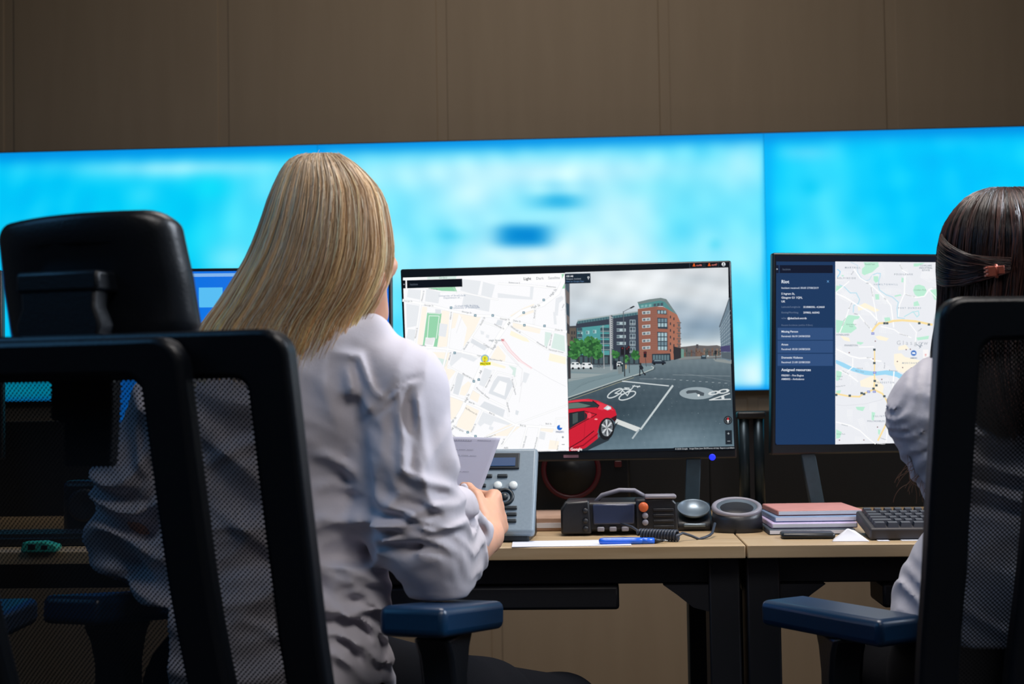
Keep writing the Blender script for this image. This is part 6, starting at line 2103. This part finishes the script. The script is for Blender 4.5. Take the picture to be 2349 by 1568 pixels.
    drapes(s, [([(769, 811), (824, 817), (840, 861), (858, 898), (879, 914)], .0085, .006), ([(812, 830), (822, 880), (824, 940)], -.006, .007), ([(800, 830), (806, 900), (800, 980), (812, 1060)], .006, .009),
               ([(968, 862), (932, 872), (900, 898), (874, 925), (848, 951), (818, 972)], -.0048, .0032), ([(960, 872), (928, 884), (900, 908), (874, 936)], .003, .004),
               ([(911, 898), (919, 978), (922, 1036), (927, 1078), (948, 1094), (980, 1104), (1027, 1117), (1070, 1141)], .0100, .0075), ([(955, 890), (962, 950), (974, 1020), (985, 1075)], .0055, .006), ([(938, 900), (942, 980), (950, 1060)], -.005, .006),
               ([(858, 1207), (922, 1196), (985, 1164), (1036, 1144)], .0075, .006), ([(964, 1210), (985, 1221), (1038, 1210), (1084, 1186)], .0075, .0045), ([(870, 1190), (900, 1150), (930, 1128)], .006, .007), ([(860, 1246), (910, 1232), (962, 1236)], .006, .005),
               ([(716, 1041), (753, 1049), (790, 1067), (818, 1090)], .0075, .007), ([(720, 1120), (770, 1110), (815, 1130)], .005, .008), ([(730, 1180), (780, 1200), (826, 1240)], .0055, .008),
               ([(763, 1289), (806, 1310), (874, 1337), (900, 1347)], .0090, .0075), ([(774, 1368), (827, 1357), (876, 1370)], .0085, .006), ([(780, 1430), (830, 1398), (868, 1410)], .0065, .006), ([(858, 1442), (874, 1479), (886, 1516)], -.0065, .004), ([(872, 1438), (892, 1478), (900, 1530)], .006, .005), ([(790, 1500), (830, 1470), (862, 1480)], .006, .006),
               ([(470, 1062), (540, 1030), (612, 1004)], .0095, .010), ([(520, 1190), (580, 1230), (650, 1280)], .0090, .008), ([(500, 1340), (590, 1318), (650, 1330)], .0080, .009), ([(540, 1420), (610, 1440), (660, 1480)], .0070, .007),
               ([(318, 890), (312, 980), (316, 1060), (345, 1100)], .0065, .007), ([(350, 1110), (322, 1140), (304, 1190)], .0090, .009), ([(310, 1250), (340, 1290), (390, 1270)], .0080, .008), ([(300, 1350), (340, 1380), (390, 1370)], .0075, .008)], 1.99)
    folds(s, [f(880, 960, 1.84, 25, .046, .0030, .050, .075), f(955, 960, 1.87, -12, .034, .0035, .045, .09), f(930, 1070, 1.83, 60, .060, .0030, .065, .085),
              f(990, 1080, 1.86, 30, .040, .0070, .05, .06), f(900, 1150, 1.83, 80, .045, .0035, .05, .07), f(990, 1180, 1.86, 72, .034, .0050, .045, .06),
              f(880, 1215, 1.83, 95, .030, .0070, .035, .04), f(1050, 1210, 1.96, 65, .022, .0055, .03, .04), f(1080, 1250, 2.0, 20, .022, .0045, .03, .05),
              f(760, 920, 1.83, -5, .060, .0020, .06, .12), f(770, 1080, 1.83, 62, .062, .0030, .07, .10), f(740, 1190, 1.83, 75, .070, .0035, .08, .10),
              f(800, 1290, 1.84, 88, .048, .0090, .055, .09), f(790, 1390, 1.84, 80, .045, .0085, .055, .09), f(850, 1440, 1.88, 30, .030, .0070, .045, .06), f(850, 1500, 1.88, 55, .034, .0070, .05, .06),
              f(560, 1060, 1.84, 62, .075, .0085, .10, .10), f(520, 1220, 1.84, 100, .085, .0085, .10, .12), f(560, 1400, 1.84, 95, .080, .0085, .12, .12), f(620, 1330, 1.84, -60, .07, .0070, .09, .10), f(370, 1010, 1.86, 45, .06, .0085, .07, .07),
              f(340, 1150, 1.88, 110, .055, .0100, .08, .06), f(300, 1240, 1.93, 80, .04, .0080, .06, .06), f(330, 1350, 1.90, 75, .05, .0100, .09, .07), f(320, 1480, 1.90, 65, .06, .0090, .09, .07), f(260, 1160, 1.93, 90, .045, .0080, .07, .06)])
    s.clip_z(.501)
    s.clip_z(.7535, (-.75, 1.6, .5), (-.56, 2.2, 1.0))
    s.clip_z(.7535, (W(900, 1300, 1.9).x, 1.6, .5), (W(1125, 1300, 1.9).x, 2.2, 1.0))
    s.build('shirt', M['shirt_white'], body, base, relax=2)['label'] = 'loose white cotton shirt with rolled sleeves'

    # trousers and shoes
    t = Field((-0.75, 1.65, 0.08), (0.35, 2.95, 0.72), 0.006)
    t.cone(W(680, 1580, 1.95), W(510, 1590, 1.96), .105, .105, .04)
    t.cone(HR, KR, .100, .074, .04), t.cone(HL, KL, .100, .072, .04)
    t.cone(KR, FR, .070, .055, .03), t.cone(KL, FL, .070, .055, .03)
    t.clip_z(.4955, (-.9, 1.6, .3), (.3, 2.06, .6))
    t.build('trousers', M['black_cloth'], body, base, relax=2)['label'] = 'black trousers'
    for q in (FR, FL):
        h = Field(q - np.array([.13, .12, .09]), q + np.array([.16, .26, .06]), 0.005)
        h.cone(q + np.array([0, 0, -.05]), q + D_ * .14 + R_ * .04 + np.array([0, 0, -.054]), .036, .031, .02)
        h.build('shoe', M['shoe'], body, base)

    # hair
    H = Hair()
    blonde = ((234, 204, 164), (246, 222, 188), (218, 184, 144), (206, 172, 132), (252, 236, 212), (180, 146, 112), (238, 206, 160), (226, 198, 168))
    lv = [(690, 356, 778, 354, .012, .01, .0), (655, 380, 824, 382, .050, .05, .0), (622, 448, 878, 442, .085, .07, .0), (598, 520, 897, 510, .098, .08, .0),
          (568, 592, 904, 580, .100, .08, .0), (530, 655, 894, 640, .092, .065, -.005), (492, 712, 872, 688, .080, .05, -.012), (452, 768, 844, 730, .066, .03, -.022),
          (428, 830, 826, 764, .054, .03, -.034), (420, 900, 800, 800, .044, .02, -.042), (430, 965, 775, 842, .036, .012, -.046), (448, 1020, 745, 880, .030, .01, -.048)]
    curtain(H, lv, 10500, 22, blonde, 4, 1.925, clumps=210, s_end=10.0, base_col=lin((120, 96, 68)), rad=0.00062, root_dark=.40, tips=(1.24, 1.06, .78), theta=(-0.45, PI + 0.8))
    curtain(H, lv, 420, 22, blonde, 9, 1.918, clumps=300, s_end=10.4, rad=0.00040, root_dark=.3)
    curtain(H, lv, 170, 22, blonde, 12, 1.92, clumps=300, s_end=9.6, rad=0.00026, root_dark=.1, loose=3.2)     # loose outer hairs
    o = H.build('hair', M['hair_blonde'], body, base)
    o['label'] = 'long straight blonde hair falling down the back'
    return body

# ================================================================ the dark-haired woman
def dark_woman():
    base = W(2380, 1560, 2.05)
    base = (base.x, base.y, 0.0)
    R_, D_ = np.array(tuple(RH)), np.array(tuple(FH))
    hc = W(2318, 630, 2.03)
    hf = D_ + R_ * .02 + np.array([0, 0, -0.20])
    HB = rot_basis(hf, (0, 0, 1))
    LS, RS = W(2180, 935, 2.03), W(2600, 935, 2.03)
    EL, ER = W(2190, 1130, 2.05), W(2680, 1200, 2.04)
    WL, WR = W(2240, 1240, 2.32), W(2500, 1240, 2.38)
    b = Field((0.35, 1.7, -0.01), (1.35, 3.05, 1.36), 0.0048)
    add_head(b, hc, HB, .94)
    b.cone(A(hc) + HB @ np.array([0, -.02, -.06]), W(2370, 860, 2.03), .05, .058, .03)
    b.cone(W(2370, 880, 2.03), LS, .055, .045, .04), b.cone(W(2390, 880, 2.03), RS, .055, .045, .04)
    b.cone(W(2390, 1010, 2.05), W(2380, 1280, 2.08), .115, .10, .05, flat=(D_, 1.35)), b.cone(W(2380, 1280, 2.08), W(2380, 1480, 2.06), .10, .095, .03, flat=(D_, 1.2))
    b.cone(LS, EL, .046, .036, .03), b.cone(RS, ER, .046, .036, .03), b.cone(EL, WL, .036, .026, .015), b.cone(ER, WR, .036, .026, .015)
    add_hand(b, WL, D_ + R_ * .25, np.array([0, 0, -1.0]), (.3, .45, .3)), add_hand(b, WR, D_ - R_ * .25, np.array([0, 0, -1.0]), (.3, .45, .3))
    HR, HL, KR, KL = W(2470, 1570, 2.06), W(2240, 1560, 2.06), W(2500, 1540, 2.50), W(2085, 1545, 2.46)
    b.cone(HR, KR, .068, .050, .02), b.cone(HL, KL, .068, .050, .02)
    FR, FL = A(KR) + D_ * .04, A(KL) + D_ * .04
    FR[2] = FL[2] = .085
    b.cone(KR, FR, .052, .036, .03), b.cone(KL, FL, .052, .036, .03)
    for q in (FR, FL):
        b.cone(q + np.array([0, 0, -.045]), q + D_ * .14 + np.array([0, 0, -.055]), .030, .026, .02)
    b.clip_z(.5075, (.3, 1.6, .3), (1.4, 2.24, .62))
    body = b.build('person', M['skin'], None, base)
    tag(body, 'seated woman with dark half-up hair and a pale blouse, cut off by the right edge', 'person')
    s = Field((0.40, 1.75, 0.48), (1.2, 2.45, 1.12), 0.0045)
    s.cone(W(2175, 940, 2.03), W(2600, 940, 2.03), .062, .062, .05)
    s.cone(W(2310, 840, 2.02), W(2170, 925, 2.03), .050, .058, .05), s.cone(W(2420, 850, 2.02), W(2600, 930, 2.03), .050, .058, .05)
    s.cone(W(2390, 990, 2.05), W(2380, 1250, 2.08), .148, .135, .06, flat=(D_, 1.45))
    s.cone(W(2380, 1250, 2.08), W(2310, 1420, 2.05), .135, .155, .05, flat=(D_, 1.3)), s.cone(W(2310, 1420, 2.05), W(2310, 1520, 2.05), .150, .15, .04, flat=(D_, 1.3))
    s.cone(W(2175, 930, 2.03), W(2143, 955, 2.02), .056, .060, .03), s.cone(W(2143, 955, 2.02), W(2165, 1035, 2.02), .060, .052, .02)
    s.cone(W(2165, 1035, 2.02), W(2192, 1115, 2.05), .051, .044, .02), s.cone(W(2192, 1115, 2.05), W(2235, 1225, 2.26), .044, .036, .02)
    s.cone(W(2145, 1290, 2.08), W(2108, 1390, 2.07), .022, .030, .02), s.cone(W(2180, 1385, 2.07), W(2100, 1405, 2.07), .04, .022, .02)
    s.cone(W(2600, 935, 2.03), W(2660, 1100, 2.04), .060, .056, .03), s.cone(W(2660, 1100, 2.04), W(2560, 1220, 2.30), .05, .04, .02)
    Zv = np.array([0, 0, 1.0])
    f = lambda px, py, d, ang, wl, h, sg, al=None: (W(px, py, d), R_ * math.cos(math.radians(ang)) + Zv * math.sin(math.radians(ang)), wl, h, sg) + ((-R_ * math.sin(math.radians(ang)) + Zv * math.cos(math.radians(ang)), al) if al else ())
    folds(s, [f(2100, 930, 1.98, -42, .017, .0032, .055, .08), f(2105, 985, 1.98, -35, .015, .0034, .045, .05), f(2115, 1050, 2.0, -22, .020, .0030, .04, .06), f(2290, 1000, 1.95, 85, .05, .0070, .05, .12),
              f(2290, 1140, 1.95, 80, .05, .0090, .06, .12), f(2290, 1260, 1.96, 95, .06, .0070, .07, .12), f(2290, 1420, 1.96, 60, .06, .0080, .08, .12), f(2085, 1380, 1.98, 40, .03, .006, .04, .05)])
    s.clip_z(.665)
    s.build('blouse', M['blouse_white'], body, base)['label'] = 'pale satin blouse with gathered sleeves'
    t = Field((0.33, 1.75, 0.08), (1.3, 2.95, 0.74), 0.006)
    t.cone(W(2420, 1500, 2.06), W(2280, 1500, 2.06), .115, .115, .04), t.cone(HR, HL, .115, .115, .04), t.cone(HR, KR, .108, .078, .04), t.cone(HL, KL, .114, .084, .04)
    t.cone(KR, FR, .070, .055, .03), t.cone(KL, FL, .070, .055, .03)
    t.clip_z(.5055, (.3, 1.6, .3), (1.4, 2.24, .62))
    t.build('trousers', M['black_cloth'], body, base)['label'] = 'dark trousers'
    for q in (FR, FL):
        h = Field(q - np.array([.13, .12, .09]), q + np.array([.16, .26, .06]), 0.005)
        h.cone(q + np.array([0, 0, -.05]), q + D_ * .14 + np.array([0, 0, -.054]), .036, .031, .02)
        h.build('shoe', M['shoe'], body, base)
    H = Hair()
    dark = ((38, 27, 28), (52, 36, 34), (28, 22, 25), (78, 52, 48), (24, 19, 22), (92, 64, 58))
    cx = 2318
    lv = [(2270, 432, 2366, 432, .012, .01, 0), (2218, 452, 2418, 452, .050, .05, 0), (2172, 505, 2464, 505, .088, .08, 0), (2154, 560, 2482, 560, .100, .085, 0),
          (2150, 615, 2486, 615, .098, .075, 0), (2152, 670, 2484, 670, .088, .06, 0), (2146, 740, 2486, 740, .078, .04, 0), (2136, 810, 2490, 810, .085, .02, -.005),
          (2140, 880, 2486, 880, .095, .01, -.01), (2170, 950, 2470, 950, .098, .0, -.015), (2230, 1010, 2420, 1010, .095, .0, -.02)]
    surf = curtain(H, lv, 5200, 20, dark, 6, 2.03, clumps=130, s_end=9.4, base_col=lin((24, 18, 20)), rad=0.0006, root_dark=.2)
    # the upper hair swept back from the temples into the clip
    r = np.random.RandomState(3)
    clip = A(W(2272, 624, 1.918))
    n, m = 900, 16
    P = np.zeros((n, m, 3))
    for i in range(n):
        sd = 1 if r.rand() < .5 else -1
        v0 = r.uniform(2.6, 4.7)
        th = (0.02 + r.uniform(0, .10)) if sd < 0 else (PI - .02 - r.uniform(0, .1))
        tgt = 1.26 if sd < 0 else 1.45
        tt = np.linspace(0, 1, m)
        S = v0 + (4.15 + r.normal(0, .10) - v0) * tt ** 1.3 + .35 * np.sin(tt * PI)
        TH = th + (tgt - th) * tt
        P[i] = surf(S, TH, np.full(m, -0.004 - 0.008 * math.sin(1) * r.uniform(0.2, 1)) * np.sin(np.clip(tt + .12, 0, 1) * PI * .8))
    col = np.array([lin(c) for c in dark])[r.randint(0, len(dark), n)][:, None, :] * np.ones((1, m, 1))
    H.strands(P, np.full((n, m), .00062), col)
    # loose wisps below the elbow
    n, m = 26, 14
    P = np.zeros((n, m, 3))
    for i in range(n):
        x0, y0 = r.uniform(2085, 2135), r.uniform(985, 1090)
        x1, y1 = x0 + r.uniform(-45, 18), y0 + r.uniform(40, 100)
        for k in range(m):
            u = k / (m - 1)
            P[i, k] = W(x0 + (x1 - x0) * u + 9 * math.sin(u * 5 + i), y0 + (y1 - y0) * u + 6 * math.sin(u * 7 + i * 2), 2.0)
    H.strands(P, np.full((n, m), .00035), np.tile(np.array(lin((120, 88, 70))), (n, m, 1)))
    o = H.build('hair', M['hair_dark'], body, base)
    o['label'] = 'dark brown hair, its upper part pinned back'
    M['clip'] = mat('copper hair clip', (170, 92, 76), 0.3, metal=0.6, vary=0.1, scale=60)
    cl = MB()
    q = clip - np.array(base) - D_ * 0.014
    ex, ez = R_, np.array([0, 0, 1.0])
    Mx = Matrix.Translation(tuple(q)) @ Matrix.Rotation(PSI, 4, 'Z') @ Matrix.Rotation(-0.06, 4, 'Y')
    cl.box((-0.004, 0, 0), (0.011, 0.010, 0.014), Mx), cl.box((0.008, -0.002, 0.001), (0.009, 0.008, 0.011), Mx)
    for k in range(3):
        cl.box((-0.010, 0.001, -0.005 + k * 0.005), (0.004, 0.008, 0.003), Mx)
    cl.tube([Mx @ Vector((0.003, 0.0, -0.009)), Mx @ Vector((0.003, -0.003, 0.0)), Mx @ Vector((0.003, 0.0, 0.009))], 0.0022, 8)
    c = cl.build('hair_clip', M['clip'], None, bevel=0.0015)
    c.parent = o
    c['label'] = 'small copper claw clip'
    return body

blonde_woman()
dark_woman()

# ---------------------------------------------------------------- the sheet of paper in the blonde woman's hand
pt = [[W(876, 1002, 2.460), W(1012, 1001, 2.445), W(1148, 1004, 2.435)], [W(868, 1090, 2.430), W(992, 1088, 2.415), W(1116, 1092, 2.405)], [W(858, 1190, 2.390), W(968, 1190, 2.380), W(1076, 1192, 2.375)]]
org = pt[2][1].copy()
nu, nv = 16, 18
K = np.array([[list(q - org) for q in row] for row in pt])
vs = []
for i in range(nv + 1):
    row = catmull(K.reshape(3, 9), np.array([2 * i / nv * .9999]))[0].reshape(3, 3)
    for j in range(nu + 1):
        vs.append(catmull(row, np.array([2 * j / nu * .9999]))[0])
fs = [(i * (nu + 1) + j, i * (nu + 1) + j + 1, (i + 1) * (nu + 1) + j + 1, (i + 1) * (nu + 1) + j) for i in range(nv) for j in range(nu)]
def printed_paper():
    m, nt, b = new_mat('printed sheet')
    N, L = nt.nodes, nt.links
    at = N.new('ShaderNodeUVMap')
    sp = N.new('ShaderNodeSeparateXYZ')
    L.new(at.outputs[0], sp.inputs[0])
    b.inputs['Base Color'].default_value = lin((222, 222, 234)) + (1,)
    b.inputs['Roughness'].default_value = 0.8
    b.inputs['Transmission Weight'].default_value = 0.0
    tr = N.new('ShaderNodeBsdfTranslucent')
    tr.inputs[0].default_value = lin((214, 214, 232)) + (1,)
    mx = N.new('ShaderNodeMixShader')
    mx.inputs[0].default_value = 0.55
    L.new(b.outputs[0], mx.inputs[1])
    L.new(tr.outputs[0], mx.inputs[2])
    L.new(mx.outputs[0], N['Material Output'].inputs[0])
    return m
M['printed'] = printed_paper()
M['faint_ink'] = mat('faint grey ink', (150, 150, 166), 0.8, vary=0.1)
sheet = mesh_obj('paper_sheet', vs, fs, M['printed'], None, loc=org)
so = sheet.modifiers.new('thickness', 'SOLIDIFY')
so.thickness = 0.0005
ink = MB()
V3 = [Vector(v) for v in vs]
def on_sheet(u, v):
    row = catmull(K.reshape(3, 9), np.array([2 * v * .9999]))[0].reshape(3, 3)
    return Vector(catmull(row, np.array([2 * u * .9999]))[0]) - FH * 0.0012
for v, u0, u1, h in ((.06, .60, .74, .018), (.055, .78, .9, .012), (.13, .3, .62, .006), (.20, .3, .78, .006), (.27, .3, .82, .006), (.34, .3, .60, .006), (.45, .3, .8, .005), (.52, .3, .7, .005)):
    n = 8
    for k in range(n):
        a, b_ = u0 + (u1 - u0) * k / n, u0 + (u1 - u0) * (k + .85) / n
        ink.add([on_sheet(a, v), on_sheet(b_, v), on_sheet(b_, v + h), on_sheet(a, v + h)], [(0, 1, 2, 3)])
ink.build('printing', M['faint_ink'], sheet)
tag(sheet, 'white printed sheet held upright in front of the map monitor', 'paper')
